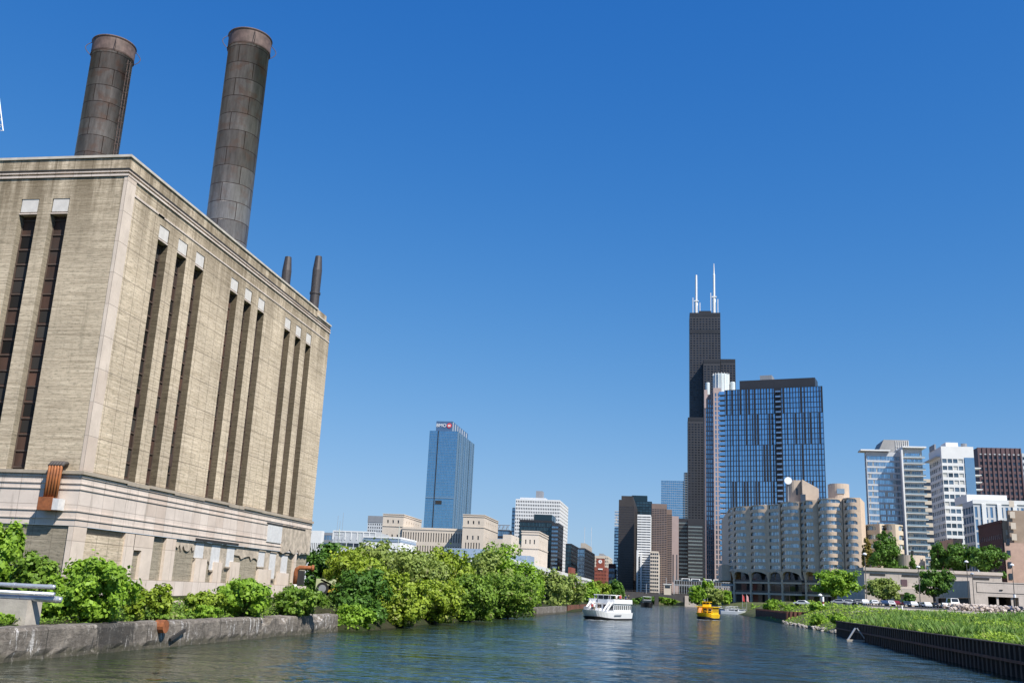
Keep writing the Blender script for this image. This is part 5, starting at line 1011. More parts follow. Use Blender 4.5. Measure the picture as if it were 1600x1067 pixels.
# rubble
def rocks(name, label, pts, smin, smax, mat, seed=3):
    g = random.Random(seed); mb = MB()
    for (x, y, z) in pts:
        s = g.uniform(smin, smax); bm = bmesh.new(); bmesh.ops.create_icosphere(bm, subdivisions=1, radius=s); sc3 = [g.uniform(.6, 1.2) for _ in range(3)]; i = len(mb.v)
        for v in bm.verts: mb.v.append((x+v.co.x*sc3[0]*g.uniform(.8, 1.15), y+v.co.y*sc3[1]*g.uniform(.8, 1.15), z+v.co.z*sc3[2]*.75*g.uniform(.8, 1.15)))
        bm.verts.index_update(); mb.f += [tuple(i+v.index for v in f.verts) for f in bm.faces]; bm.free()
    o = mb.build(name, mat); tag(o, label, 'rubble', kind='stuff')
ROCK = paint('rubble_stone', (.38, .34, .30), .9, .45, .8, bmp=.5); g = random.Random(9)
rocks('rubble', 'broken stones along the water edge of the right bank', [(lx(RB, y)+g.uniform(-.3, 2.6), y, g.uniform(0, .5)) for y in [g.uniform(178, 262) for _ in range(420)]], .15, .5, ROCK)
rx0, ry0, rz0 = atY(1530, 952, 235)
rocks('rubble', 'heap of pale broken stones in front of the garage wall', [(rx0+g.gauss(0, 3.4), ry0+g.gauss(0, 1.5), rz0-.3+g.random()*1.3) for _ in range(420)], .18, .5, paint('pale_rubble', (.55, .47, .41), .9, .35, .8))
gp = MB(); pts = [(sX(px, Y, 4.4), Y) for px, Y in ((1330, 222), (1400, 212), (1500, 214), (1590, 214), (1640, 235), (1560, 262), (1440, 262), (1340, 268))]
gp.v = [(x, y, rz_ground(x-lx(RB, y), y)+.22) for x, y in pts]; gp.f = [tuple(range(len(pts)))]; struct('gravel_strip', gp, m_ground('gravel', (.36, .31, .27), (.42, .37, .32), (.25, .22, .18)))

# ================================================================== TERRACE, GARAGE, PARKING LOT
GC = m_stone('garage_concrete', (.60, .52, .455), 3.0, 6.0, .25, (.44, .38, .33)); GC2 = m_stone('terrace_concrete', (.54, .47, .41), 2.4, 8, .2, (.38, .33, .28))
zt_ = atY(1460, 895, 376)[2]; t = thing('terrace', 'long concrete terrace wall carrying the trees behind the parking lot', 'terrace', (sX(1450, 376, 10), 376, 4.5))
tx0, tx1 = sX(1350, 376, zt_), sX(1565, 376, zt_); MB().box(tx0, tx1, 376, 440, 4.5, zt_).build('wall', GC2, t); MB().box(tx0-.3, tx1+.3, 375.4, 440, zt_, zt_+1.1).build('parapet', GC2, t)
zz = atY(1460, 899, 375)[2]
for a, b_ in ((1360, 1384), (1410, 1436), (1470, 1495), (1521, 1547)): MB().box(sX(a, 375, zz), sX(b_, 375, zz), 375.85, 376.0, zt_-1.6, zt_-1.0).build('slot', DK, t)
MB().box(sX(1409.5, 375, 12), sX(1419, 375, 12), 375.8, 375.99, atY(1414, 915, 376)[2], atY(1414, 905, 376)[2]).build('opening', PURP, t); MB().box(sX(1386, 375, 12), sX(1396, 375, 12), 375.8, 375.99, atY(1390, 909, 376)[2], atY(1390, 904, 376)[2]).build('opening', PURP, t)
MB().box(sX(1400, 374, 8), sX(1432, 374, 8), 373.5, 375.99, atY(1414, 923, 375)[2]-1.1, atY(1414, 919, 375)[2]).build('canopy', GC2, t); MB().box(tx0, tx1, 375.2, 375.39, 4.5, 7.2).build('base_band', GC, t)
for k in range(22): MB().box(tx0+2+k*4.6, tx0+2.6+k*4.6, 375.9, 376.2, zt_+1.1, zt_+2.0).build('planter_post', DK, t) if k % 3 == 0 else None
gz = atY(1514, 907, 330)[2]; g_ = thing('parking_garage', 'blank concrete garage with a grooved panel and a dark opening at its foot', 'garage', (sX(1560, 330, 6), 330, 4.3))
gx0, gx1 = sX(1514.5, 330, gz), sX(1700, 330, gz); gy1 = sY(1481, gx0, gz); gy1 = min(gy1, 372); ox0, ox1, oz = sX(1545, 330, 6), sX(1593, 330, 6), atY(1570, 932.5, 330)[2]
wl = MB(); wl.quad((gx0, 330, 4), (ox0, 330, 4), (ox0, 330, gz), (gx0, 330, gz)).quad((ox0, 330, oz), (ox1, 330, oz), (ox1, 330, gz), (ox0, 330, gz)).quad((ox1, 330, 4), (gx1, 330, 4), (gx1, 330, gz), (ox1, 330, gz))
wl.quad((gx0, 330, gz), (gx1, 330, gz), (gx1, 372, gz), (gx0, 372, gz)).quad((ox0, 330, oz), (ox0, 342, oz), (ox1, 342, oz), (ox1, 330, oz)).quad((ox0, 330, 4), (ox0, 330, oz), (ox0, 342, oz), (ox0, 342, 4)).quad((ox1, 342, 4), (ox1, 342, oz), (ox1, 330, oz), (ox1, 330, 4)).build('wall', GC, g_)
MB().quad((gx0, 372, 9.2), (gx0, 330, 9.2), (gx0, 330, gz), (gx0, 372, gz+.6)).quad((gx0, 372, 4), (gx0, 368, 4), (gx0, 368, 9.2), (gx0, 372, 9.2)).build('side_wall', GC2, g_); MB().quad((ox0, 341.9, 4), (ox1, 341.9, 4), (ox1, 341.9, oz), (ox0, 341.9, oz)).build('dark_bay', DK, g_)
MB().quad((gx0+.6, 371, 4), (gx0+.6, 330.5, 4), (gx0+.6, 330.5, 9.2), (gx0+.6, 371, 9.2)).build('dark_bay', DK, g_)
for k in range(3): MB().box(ox0+4.2*k+2.6, ox0+4.2*k+3.2, 330.4, 331, 4, oz).build('column', GC, g_)
zA, zB = atY(1525, 909.5, 330)[2], atY(1525, 925, 330)[2]; xA, xB = sX(1525, 330, zA), sX(1690, 330, zA); gl2 = MB()
gl2.box(xA, xB, 329.93, 329.99, zA, zA+.12).box(xA, xB, 329.93, 329.99, zB, zB+.12).box(xA, xA+.12, 329.93, 329.99, zB+.12, zA).build('groove', DK, g_); MB().box(sX(1563, 330, 9), sX(1563, 330, 9)+.9, 329.8, 329.98, atY(1563, 922, 330)[2], atY(1563, 920.5, 330)[2]).build('vent', DK, g_)
dx, dz = sX(1430, 398, 12), atY(1430, 867, 398)[2]; rr_ = 21*398/1520
dr = thing('concrete_drum', 'round windowless concrete drum among the terrace trees', 'rotunda', (dx, 398+rr_, zt_)); MB().tube([(dx, 398+rr_, zt_), (dx, 398+rr_, dz), (dx, 398+rr_, dz), (dx, 398+rr_, dz+.01)], [rr_, rr_, rr_*.98, .1], 40, False).build('shell', paint('drum_concrete', (.55, .46, .37), .85, .1, .3), dr); MB().tube([(dx+1, 398+rr_, dz), (dx+1, 398+rr_, dz+2)], .5, 10).build('flue', BLK, dr)
# paved lot
lot = MB(); 
lot.v = [(44, 268, rz_ground(16, 268)+.28), (150, 268, rz_ground(100, 268)+.28), (150, 329, rz_ground(100, 329)+.28), (44, 329, rz_ground(16, 329)+.28)]; lot.f = [(0, 1, 2, 3)]; struct('parking_lot', lot, paint('asphalt', (.055, .055, .055), .9, .2, .5))
CARC = {'white': (.75, .75, .75), 'silver': (.42, .43, .45), 'black': (.02, .02, .022), 'dark blue': (.03, .05, .10), 'grey': (.14, .145, .15), 'maroon': (.16, .02, .02)}
TYRE = paint('tyre', (.02, .02, .02), .8, .1); CARG = glass('car_glass', (.05, .06, .07), .6, .08, .1, wob=0); LAMP = paint('car_lamp', (.6, .6, .55), .3, .05)
def make_car(kind):
    r = thing('parked_car', 'x', 'car'); L, W_, Hh = (4.6, 1.82, 1.48) if kind == 'car' else (5.2, 2.0, 2.15)
    pr = [(-L/2, .45), (-L/2, .78), (-L/2+.9, .92), (-L/2+1.5, Hh*.97), (L/2-1.5, Hh), (L/2-.6, .98), (L/2, .86), (L/2, .42)] if kind == 'car' else [(-L/2, .45), (-L/2, 1.0), (-L/2+.75, 1.15), (-L/2+1.3, Hh*.97), (L/2-.2, Hh), (L/2, 1.2), (L/2, .45)]
    mb = MB(); n = len(pr)
    for s_, in_ in ((-1, 0), (1, 0)):
        for y, z in pr: tap = .16 if z > 1.2 else 0; mb.v.append((s_*(W_/2-tap), y, z))
    mb.f = [tuple(range(n))[::-1], tuple(range(n, 2*n))]+[(k, (k+1) % n, n+(k+1) % n, n+k) for k in range(n)]
    body = mb.build('body', paint('car_paint', (.5, .5, .5), .3, .02), r, local=True)
    y3, z3 = pr[3]; y2, z2 = pr[2]; MB().quad((-W_/2+.16, y2+.06, z2+.04), (W_/2-.16, y2+.06, z2+.04), (W_/2-.26, y3-.04, z3-.08), (-W_/2+.26, y3-.04, z3-.08)).build('windscreen', CARG, r, local=True); r.children[-1].location = (0, -.02, .02)
    for s_ in (-1, 1):
        MB().quad((s_*(W_/2+.012), y2+.35, z2+.05), (s_*(W_/2+.012), L/2-.9, z2+.05), (s_*(W_/2-.13), L/2-1.3, Hh-.1), (s_*(W_/2-.13), y3+.05, Hh-.1)).build('side_window', CARG, r, local=True)
        for yy in (-L/2+.85, L/2-.9): MB().tube([(s_*(W_/2-.2), yy, .33), (s_*(W_/2+.01), yy, .33)], .33, 12).build('wheel', TYRE, r, local=True)
        MB().box(s_*(W_/2-.45)-.17, s_*(W_/2-.45)+.17, -L/2-.03, -L/2+.01, .62, .76).build('headlight', LAMP, r, local=True)
    return r
carp = {}
for nm, c in CARC.items(): carp[nm] = paint('car_paint_'+nm.replace(' ', '_'), c, .25, .02)
protos = {'car': make_car('car'), 'van': make_car('van')}; used = {'car': 0, 'van': 0}
CARS = [(1340, 'grey', 'beside the green street tree base'), (1351, 'white', 'under the left of the olive street tree'), (1366, 'white', 'just right of the trunk of the olive street tree'), (1381, 'dark blue', 'at the right edge of the olive street tree'), (1392, 'white', 'left of the maroon car'), (1400, 'maroon', 'next to a dark young tree'),
        (1416, 'dark blue', 'in front of the dark young tree'), (1427, 'white', 'right of the dark young tree'), (1440, 'grey', 'under the left of the round crowned tree'), (1448, 'white', 'under the middle of the round crowned tree'), (1462, 'black', 'behind the trunk of the round crowned tree'), (1476, 'white', 'left of the tall white van'),
        (1503, 'grey', 'just right of the tall white van'), (1529, 'silver', 'behind the heap of pale stones'), (1557, 'black', 'in front of the dark garage opening'), (1576, 'dark blue', 'in front of the right half of the garage opening'), (1592, 'black', 'at the right edge of the view'), (1253, 'white', 'at the foot of the scalloped flats'), (1312, 'silver', 'under the wide leafy street tree'), (1326, 'white', 'right of the wide leafy street tree trunk')]
for i, (px, c, where) in enumerate(CARS+[(1490, 'white', None)]):
    kind = 'van' if where is None else 'car'; o = protos[kind] if not used[kind] else copy_tree(protos[kind]); used[kind] += 1
    Y = 296+(i % 3)*2; x = sX(px, Y, 5.5); Y = Y if px > 1335 else 300; x = sX(px, Y, 5.5)
    o.location = (x, Y, rz_ground(x-lx(RB, Y), Y)+(.3 if x > 44 and px > 1335 else .05)); o.rotation_euler = (0, 0, rnd.uniform(-.05, .05)+(math.pi if i % 2 else 0)+(1.2 if px < 1335 else 0)); o['label'] = ('tall white van standing among the parked cars' if kind == 'van' else c+' parked car '+where); o['category'] = 'van' if kind == 'van' else 'car'; o['group'] = 'cars in the parking lot'
    for ch in o.children:
        if ch.name.startswith('body'): ch.data = ch.data.copy(); ch.data.materials[0] = carp[c]
    if kind == 'van': o.scale = (1.15, 1.1, 1.35)
POST = paint('lamp_post_metal', (.12, .11, .10), .6, .1, 1)
for px, yt, yb, Y, lab in ((1353.5, 866, 950, 305, 'leftmost tall lamp post, beside the scalloped flats'), (1437, 886, 948, 318, 'tall lamp post at the left edge of the round crowned street tree'), (1513.5, 878, 946, 322, 'tall lamp post in front of the garage corner'), (1521.5, 897, 946, 326, 'shorter lamp post just right of the garage corner'), (1585, 883, 950, 310, 'lamp post with a globe low on its shaft near the right edge'), (1281, 930, 948, 300, 'short post with a white globe under the street tree')):
    zt_2, zb2 = atY(px, yt, Y)[2], 5.3; x = sX(px, Y, 10); r = thing('lamp_post', lab, 'lamp post', (x, Y, zb2-.5), 'lamp posts around the parking lot'); MB().tube([(x, Y, zb2-.5), (x, Y, zt_2)], [.14, .10], 8).build('pole', POST, r); MB().tube([(x, Y, zt_2-.1), (x, Y, zt_2+.15), (x, Y, zt_2+.5)], [.55, .6, .2], 10).build('lamp_head', SIGNW if px not in (1521.5,) else MET, r)
    if px == 1585: MB().tube([(x, Y-.2, 9.5), (x, Y-.2, 10.4)], .35, 10).build('globe', SIGNW, r)
MB_ = MB().tube([(sX(1410, 228, 4), 228, 3.9), (sX(1410, 228, 4), 228, 5.5)], .14, 8).build('marker_post', SIGNW); top(MB_, 'thin pale marker post standing in the weeds', 'post')
ckr = thing('barge_post', 'white and red banded post in front of the street tree', 'post', (sX(1286, 270, 5), 270, 4.2)); xq = sX(1286, 270, 5)
for k, (m_, a, b_) in enumerate(((SIGNW, 4.2, 5.2), (REDB, 5.2, 5.8), (SIGNW, 5.8, 7.0))): MB().tube([(xq, 270, a), (xq, 270, b_)], .3, 10).build('band', m_, ckr)

# ================================================================== LEFT BANK HARDWARE
PIPE = paint('silver_pipe', (.52, .54, .56), .35, .15, 1.5, metal=.6)
pr = thing('pipe_pier', 'tapered concrete pier carrying the two silver pipes above the river wall', 'pier', (-36.2, 50.3, 1.6))
q0, q1 = atY(3, 940, 50.3), atY(43, 938, 50.3); z0_ = 1.6; zt3 = atY(20, 936, 50.3)[2]; xb0, xb1 = sX(-30, 50.3, 1.6), sX(38, 50.3, 1.6); xt0, xt1 = sX(-22, 50.3, zt3), sX(44, 50.3, zt3)
pm = MB(); pm.v = [(xb0, 50.3, 1.5), (xb1, 50.3, 1.5), (xt1, 50.3, zt3), (xt0, 50.3, zt3), (xb0, 51.6, 1.5), (xb1, 51.6, 1.5), (xt1, 51.6, zt3), (xt0, 51.6, zt3)]; pm.f = [(0, 1, 2, 3), (1, 5, 6, 2), (5, 4, 7, 6), (4, 0, 3, 7), (3, 2, 6, 7)]; pm.build('pier_block', QW2 if False else paint('pier_concrete', (.46, .41, .35), .9, .2, 1.2, bmp=.3), pr)
for yt_, rr2, dy, lab in ((933, .17, 0, 'lower thick silver pipe resting on the concrete pier'), (914, .13, .6, 'upper thin silver pipe above the thicker one')):
    zq = atY(20, yt_, 50.8)[2]; pp_ = thing('silver_pipe', lab, 'pipe', (sX(20, 50.8, zq), 50.8, zq), 'silver pipes at the left edge')
    xe = sX(94 if dy == 0 else 84, 50.8+dy, zq); MB().tube([(-52, 50.8+dy, zq), (xe, 50.8+dy, zq), (xe+.05, 50.85+dy, zq-.01)], rr2, 14).build('pipe', PIPE, pp_, smooth=True)
    for k in range(4): MB().tube([(xe-.3-k*2.2, 50.8+dy, zq), (xe-.15-k*2.2, 50.8+dy, zq)], rr2*1.14, 14).build('collar', MET, pp_)
    if dy == 0: MB().tube([(-52, 50.5, zq+.27), (xe-.2, 50.5, zq+.27)], rr2*.7, 12).build('side_pipe', PIPE, pp_, smooth=True)
r = thing('rusty_pipe', 'low rusty pipe on brackets running between the bushes below the plinth', 'pipe', (-45, 80, 2.2)); xa = -46.5
MB().tube([(xa, 66, 2.15), (xa, 104, 2.15)], .22, 10).build('pipe', paint('rust_white_pipe', (.52, .42, .36), .7, .35, 1.2, grime=(.3, .12, .06)), r)
for k in range(5): MB().obox((xa+.3, 70+k*7.5, 1.85), (.5, 0, -.3), (0, .05, 0), (.04, 0, .06)).build('bracket', MET, r)
r = thing('elbow_pipe', 'rusty upright pipe with a white foot at the far corner of the power house', 'pipe', (-49.5, 127, 1.8)); zz = atX(463, 886, -49.5)[2]; yq = sY(463, -49.5, zz)
r.location = (-49.5, yq, 1.8); MB().tube([(-49.5, yq, 1.8), (-49.5, yq, zz-2.2)], .30, 12).build('foot', SIGNW, r); MB().tube([(-49.5, yq, zz-2.2), (-49.5, yq, zz-.7), (-49.4, yq, zz-.25), (-49.0, yq, zz), (-48.2, yq+.3, zz), (-47.3, yq+.6, zz)], .29, 12).build('pipe', RUST, r, smooth=True); MB().tube([(-47.5, yq+.5, zz), (-47.2, yq+.6, zz)], .42, 12).build('flange', RUST, r)
YEL = paint('machine_yellow', (.62, .42, .05), .5, .2, 1.5, grime=(.3, .25, .12)); Yq = 150; mx_ = lambda px, z: sX(px, Yq, z); r = thing('road_roller', 'old yellow roller parked on a dark flatcar past the power house corner', 'machine', (mx_(505, 5), Yq, 4.2)); zb4 = atY(510, 930, Yq)[2]; q = 1/10.0
xs = mx_(492, zb4); MB().box(xs, xs+2.6, Yq, Yq+2, zb4+.9, zb4+2.5).build('cab', paint('pale_green_cab', (.55, .58, .35), .5, .1), r); wx = mx_(503, zb4); MB().tube([(wx, Yq-.1, zb4+1.0), (wx, Yq+1.6, zb4+1.0)], 1.0, 20).build('drum', TYRE, r); MB().tube([(wx, Yq-.2, zb4+1.0), (wx, Yq-.1, zb4+1.0)], .6, 16).build('hub', MET, r)
MB().prism([(wx+.9, Yq), (wx+2.4, Yq), (wx+2.4, Yq+1.6), (wx+.9, Yq+1.6)], zb4+.5, zb4+1.6).build('body', YEL, r); MB().obox((wx+.5, Yq+.2, zb4+2.0), (.9, 0, -.35), (0, .2, 0), (.06, 0, .12)).build('arm', YEL, r)
r = thing('flatcar', 'dark brown flatcar under the yellow roller', 'rail car', (wx, Yq, 3)); MB().box(wx-3, wx+3.6, Yq-.4, Yq+2.2, zb4-.35, zb4-.02).build('deck', paint('flatcar_brown', (.06, .035, .03), .8, .2), r)
for s_ in (-2.2, 2.6): MB().tube([(wx+s_, Yq-.2, zb4-.75), (wx+s_, Yq+1.9, zb4-.75)], .42, 12).build('wheel', TYRE, r)
MST = paint('mast_paint', (.52, .58, .52), .5, .1, 1)
for px0, yb_, px1, yt_, Y, lab, ant in ((523, 884, 530.5, 826, 190, 'slim green white mast with an aerial cluster above the thicket', True), (562, 868, 562.5, 832, 330, 'thin pale pole left of the white depot', False), (594, 868, 596, 835, 330, 'thin pale pole in front of the white depot', False), (621, 872, 624, 822, 300, 'tall thin white pole before the depot corner', False), (822, 880, 823, 868, 400, 'short thin pole near the right stone tower', False)):
    z0_, z1_ = 2.0, atY(px1, yt_, Y)[2]; x = sX(px1, Y, z1_); r = thing('mast', lab, 'mast', (x, Y, z0_), 'thin poles behind the left bank trees'); MB().tube([(x, Y, z0_), (x, Y, z1_)], [.16, .09], 8).build('pole', MST, r)
    if ant:
        for k, (dx_, h_) in enumerate(((-.5, 2.6), (.0, 1.6), (.55, 3.2))): MB().tube([(x+dx_, Y, z1_-1.2), (x+dx_, Y, z1_+h_)], .035, 5).build('aerial', MET, r)
        for k in range(3): MB().box(x-.8, x+.8, Y-.05, Y+.05, z1_-1.3-k*.9, z1_-1.2-k*.9).build('crossarm', MET, r)
        for k in range(3): MB().tube([(x-.8+k*.8, Y-.1, z1_-2.6), (x-.8+k*.8, Y-.1, z1_-1.6)], .13, 8).build('panel_aerial', MET, r)
# white lattice boom that just enters at the left edge
r = thing('lattice_boom', 'white lattice boom tip just entering at the left edge high above the roof', 'crane', (atY(-14, 170, 150)[0], 150, 2)); Yc = 150; lb = MB(); A0, A1 = atY(-4, 132, Yc), atY(5, 205, Yc); B0, B1 = atY(-16, 132, Yc), atY(-5, 203, Yc)
lb.tube([A0, A1], .10, 5); lb.tube([B0, B1], .10, 5)
for k in range(8): a = A0+(A1-A0)*k/8; b_ = B0+(B1-B0)*(k+1)/8; lb.tube([a, b_], .06, 4); lb.tube([A0+(A1-A0)*(k+1)/8, b_], .06, 4)
lb.build('jib', SIGNW, r); xm = sX(-150, Yc, 60); tpz = B0[2]+6; MB().tube([(xm, Yc, 2), (xm, Yc, tpz)], .5, 8).build('mast', SIGNW, r); MB().tube([(xm, Yc, tpz), tuple((A0+B0)/2)], .12, 5).build('stay', SIGNW, r)

# ================================================================== BRIDGE AND ELEVATED STATION
YB = 800; zd = atY(1025, 925.5, YB)[2]; bx0, bx1 = sX(976, YB, zd), sX(1074, YB, zd); br = thing('bascule_bridge', 'low dark steel bridge with shallow arches crossing the river', 'bridge', ((bx0+bx1)/2, YB, 0)); STL = paint('bridge_steel', (.07, .065, .065), .6, .2, .3)
MB().box(bx0-30, bx1+30, YB, YB+18, zd-1.0, zd).build('deck', paint('bridge_deck', (.07, .062, .06), .8, .2, .3), br)
for s0, s1 in ((bx0, (bx0+bx1)/2), ((bx0+bx1)/2, bx1)):
    ar = MB(); n = 12; mid = s0 == bx0
    for k in range(n+1):
        f_ = k/n; x = s0+(s1-s0)*f_; dpt = 1.9+4.6*((1-f_) if mid else f_)**2.2
        for yy in (YB-1.1, YB-.5): ar.v += [(x, yy, zd-1.0-dpt), (x, yy, zd-1.001)]
    for k in range(n): a = 4*k; ar.f += [(a, a+4, a+5, a+1), (a+2, a+3, a+7, a+6), (a, a+2, a+6, a+4)]
    ar.build('arch_girder', STL, br)
rl = MB(); rl.box(bx0-30, bx1+30, YB-.2, YB-.1, zd+1.0, zd+1.15)
for k in range(60): rl.box(bx0-30+k*2.4, bx0-29.8+k*2.4, YB-.2, YB-.1, zd, zd+1.0)
rl.build('railing', STL, br)
for a, b_ in ((bx0-9, bx0+.5), (bx1-2, bx1+8)): MB().box(a, b_, YB-2, YB+20, -1, zd-1.4).build('pier', GC2, br)
MB().box(-12, -9, YB-1, YB+16, -1, zd-2.6).build('pier', STL, br)
xh = sX(1043, YB, 14); hs = thing('bridge_house', 'small beige bridge tender house above the right half of the bridge', 'house', (xh, YB, zd)); zh = atY(1043, 913, YB)[2]; MB().box(xh-2.8, xh+2.8, YB-1.2, YB+3, zd-1.3, zh).build('wall', LIME, hs); MB().box(xh-3.2, xh+3.2, YB-1.6, YB+3.4, zh, zh+.6).build('roof', WHT, hs); MB().box(xh-2, xh+2, YB-1.35, YB-1.22, zh-2.6, zh-.8).build('window', GD, hs)
for px, yt_ in ((1030, 900), (1041, 902), (1053, 899), (1010, 912)): x = sX(px, YB-1, 20); top(MB().tube([(x, YB-1, zd-1), (x, YB-1, atY(px, yt_, YB)[2])], .22, 6).build('light_pole', MET), {1030: 'tall light pole left of the bridge tender house', 1041: 'light pole rising right behind the bridge tender house', 1053: 'light pole right of the bridge tender house', 1010: 'short light pole left on the bridge deck'}[px], 'light pole', 'light poles on the bridge')
YS = 880; zs4 = atY(1100, 907, YS)[2]; sx0, sx1 = sX(1054, YS, zs4), sX(1142, YS, zs4); es = thing('rail_station', 'grey elevated rail structure with white roof hoods below the tall towers', 'station', ((sx0+sx1)/2, YS, 5))
zl = atY(1100, 914, YS)[2]; MB().box(sx0, sx1, YS, YS+12, zl-1.2, zl).build('platform', MGR, es); MB().box(sx0, sx1, YS+11, YS+11.4, zl, zs4).build('back_wall', DK, es); MB().box(sx0, sx1, YS-.2, YS+.2, zs4-.8, zs4-.2).build('beam', MET, es)
for k in range(24): x = sx0+k*(sx1-sx0)/23; MB().box(x-.18, x+.18, YS-.15, YS+.15, 4, zs4-.2).build('post', MET, es)
for k, (a, b_) in enumerate(((1065, 1078), (1080, 1094), (1101, 1112), (1115, 1129))):
    h_ = MB().box(sX(a, YS, zs4), sX(b_, YS, zs4), YS-.5, YS+6, zs4-.18, zs4+1.5).build('roof_hood', WHT, es); MB().box(sX(a, YS, zs4)+.9, sX(b_, YS, zs4)-.9, YS-.7, YS-.52, zs4+.1, zs4+.9).build('window', GD, h_)
MB().box(sX(1078, YS, 5), sx1, YS-1, YS+8, 1, zl-3.6).build('base_wall', MGR, es)

# ================================================================== BOATS
BW_ = paint('boat_white', (.82, .82, .82), .35, .04, .5); BGL = glass('boat_glass', (.07, .09, .11), .5, .1, .4, wob=0); BY = paint('taxi_yellow', (.92, .56, .015), .4, .08, .6); BBK = paint('hull_black', (.02, .02, .025), .5, .1); BRD = paint('stripe_red', (.55, .03, .03), .5, .05); SKIN = paint('skin', (.45, .28, .2), .6, .05)
def hull(L, W_, zb, zt, rake=.8, nb=9):
    """pointed hull, bow towards -y"""
    out = [(W_/2, L/2), (W_/2, -L*.12)]
    for k in range(1, nb): f_ = k/nb; out.append((W_/2*math.cos(f_*math.pi/2)**.75, -L*.12-(L*.38)*math.sin(f_*math.pi/2)))
    right = out; pts = right+[(0, -L/2)]+[(-x, y) for x, y in reversed(right)]; mb = MB(); n = len(pts)
    mb.v = [(x*.9, y*.94+.03*L if y < 0 else y, zb) for x, y in pts]+[(x, y-(rake if y < -L*.3 else 0), zt+(.45 if y < -L*.3 else 0)*min(1, (-y-L*.3)/(L*.2)+.2)) for x, y in pts]
    for k in range(n): q = (k+1) % n; mb.f.append((k, n+k, n+q, q))
    mb.f.append(tuple(range(n, 2*n))); return mb, pts
def figure(name, shirt, pants, hair, pose=0):
    V = [(0, 0, .95), (0, 0, 1.15), (0, 0, 1.38), (0, 0, 1.50), (0, -.02, 1.62), (.10, 0, .90), (.11, -.02, .48), (.11, 0, .06), (.11, -.14, .03), (-.10, 0, .90), (-.11, -.02, .48), (-.11, 0, .06), (-.11, -.14, .03),
         (.19, 0, 1.38), (.25, .02, 1.10), (.24, -.14-.1*pose, .90+.25*pose), (-.19, 0, 1.38), (-.25, .02, 1.10), (-.22, -.12, .88), (0, -.01, 1.72)]
    E_ = [(0, 1), (1, 2), (2, 3), (3, 4), (0, 5), (5, 6), (6, 7), (7, 8), (0, 9), (9, 10), (10, 11), (11, 12), (2, 13), (13, 14), (14, 15), (2, 16), (16, 17), (17, 18), (4, 19)]
    Rr = [.14, .13, .15, .06, .10, .085, .06, .045, .04, .085, .06, .045, .04, .06, .045, .035, .06, .045, .035, .085]
    me = bpy.data.meshes.new(name); me.from_pydata(V, E_, []); o = bpy.data.objects.new(name, me); col.objects.link(o); o.modifiers.new('Skin', 'SKIN'); sk = me.skin_vertices[0].data
    for k, r_ in enumerate(Rr): sk[k].radius = (r_, r_*.85)
    sk[0].use_root = True; o.modifiers.new('s', 'SUBSURF').levels = 1; bpy.context.view_layer.update()
    m2 = bpy.data.meshes.new_from_object(o.evaluated_get(bpy.context.evaluated_depsgraph_get())); bpy.data.objects.remove(o); m2.materials.clear()
    for mm in (SKIN, shirt, pants, hair): m2.materials.append(mm)
    for p in m2.polygons:
        z = p.center.z; x = abs(p.center.x); p.use_smooth = True
        p.material_index = 3 if z > 1.70 or (z > 1.6 and p.center.y > .02) else 0 if z > 1.47 else 1 if z > .93 and not (x > .2 and z < 1.18) else 0 if x > .19 and z > .8 else 2
    return m2
shirts = [paint('cloth_'+n_, c_, .8, .1) for n_, c_ in (('red', (.5, .05, .05)), ('white', (.7, .7, .7)), ('navy', (.03, .05, .15)), ('teal', (.05, .25, .28)), ('pink', (.6, .3, .3)), ('black', (.03, .03, .03)))]
PT = [paint('trousers_dark', (.05, .06, .09), .8, .1), paint('trousers_khaki', (.35, .28, .18), .8, .1)]; HR = paint('hair', (.05, .03, .02), .8, .1)
FM = {k: figure('person', shirts[k], PT[k % 2], HR, k % 2) for k in range(6)}; CN = ['red', 'white', 'navy', 'teal', 'pink', 'black']; TR = ['dark', 'khaki']
def person(k, loc, rz, lab):
    o = bpy.data.objects.new('person', FM[k % 6]); col.objects.link(o); o.location = loc; o.rotation_euler = (0, 0, rz); tag(o, lab, 'person', 'people on deck'); return o
# white tour boat
a = atY(945, 966, 207); tb = thing('tour_boat', 'white double deck tour boat with a flat topped wheelhouse heading this way', 'boat', (float(a[0]), 207+2, 0), rz=math.radians(-20)); tb.scale = (.80, .80, .84); B = lambda mb, n_, m_, par=tb: mb.build(n_, m_, par, local=True)
hm, hp = hull(19, 7.4, -.3, 1.75); B(hm, 'hull', BW_); bm_, _ = hull(19.05, 7.42, -.35, .35, .1); B(bm_, 'boot_stripe', BBK)
cab = B(MB().box(-3.3, 3.3, -2.2, 9.2, 1.75, 1.95), 'main_deck', BW_)
cm_ = MB(); pn = []; face(cm_, (3.3, -2.2, 1.95), (0, 1, 0), 11.4, 1.9, cr(11.4, 9, .72), [(.45, 1.5)], .08, pn); face(cm_, (-3.3, 9.2, 1.95), (0, -1, 0), 11.4, 1.9, cr(11.4, 9, .72), [(.45, 1.5)], .08, pn); face(cm_, (-3.3, -2.2, 1.95), (1, 0, 0), 6.6, 1.9, cr(6.6, 4, .7), [(.3, 1.6)], .08, pn)
cm_.quad((3.3, 9.2, 1.95), (-3.3, 9.2, 1.95), (-3.3, 9.2, 3.85), (3.3, 9.2, 3.85)); ch_ = B(cm_, 'cabin', BW_)
for q in pn: MB().quad(*q).build('window', BGL, ch_, local=True)
B(MB().box(-3.6, 3.6, -2.8, 9.4, 3.85, 4.0), 'upper_deck', BW_); 
for x in (-3.55, 3.55): B(MB().box(x-.04, x+.04, -2.7, 9.3, 4.0, 4.85), 'bulwark', BW_)
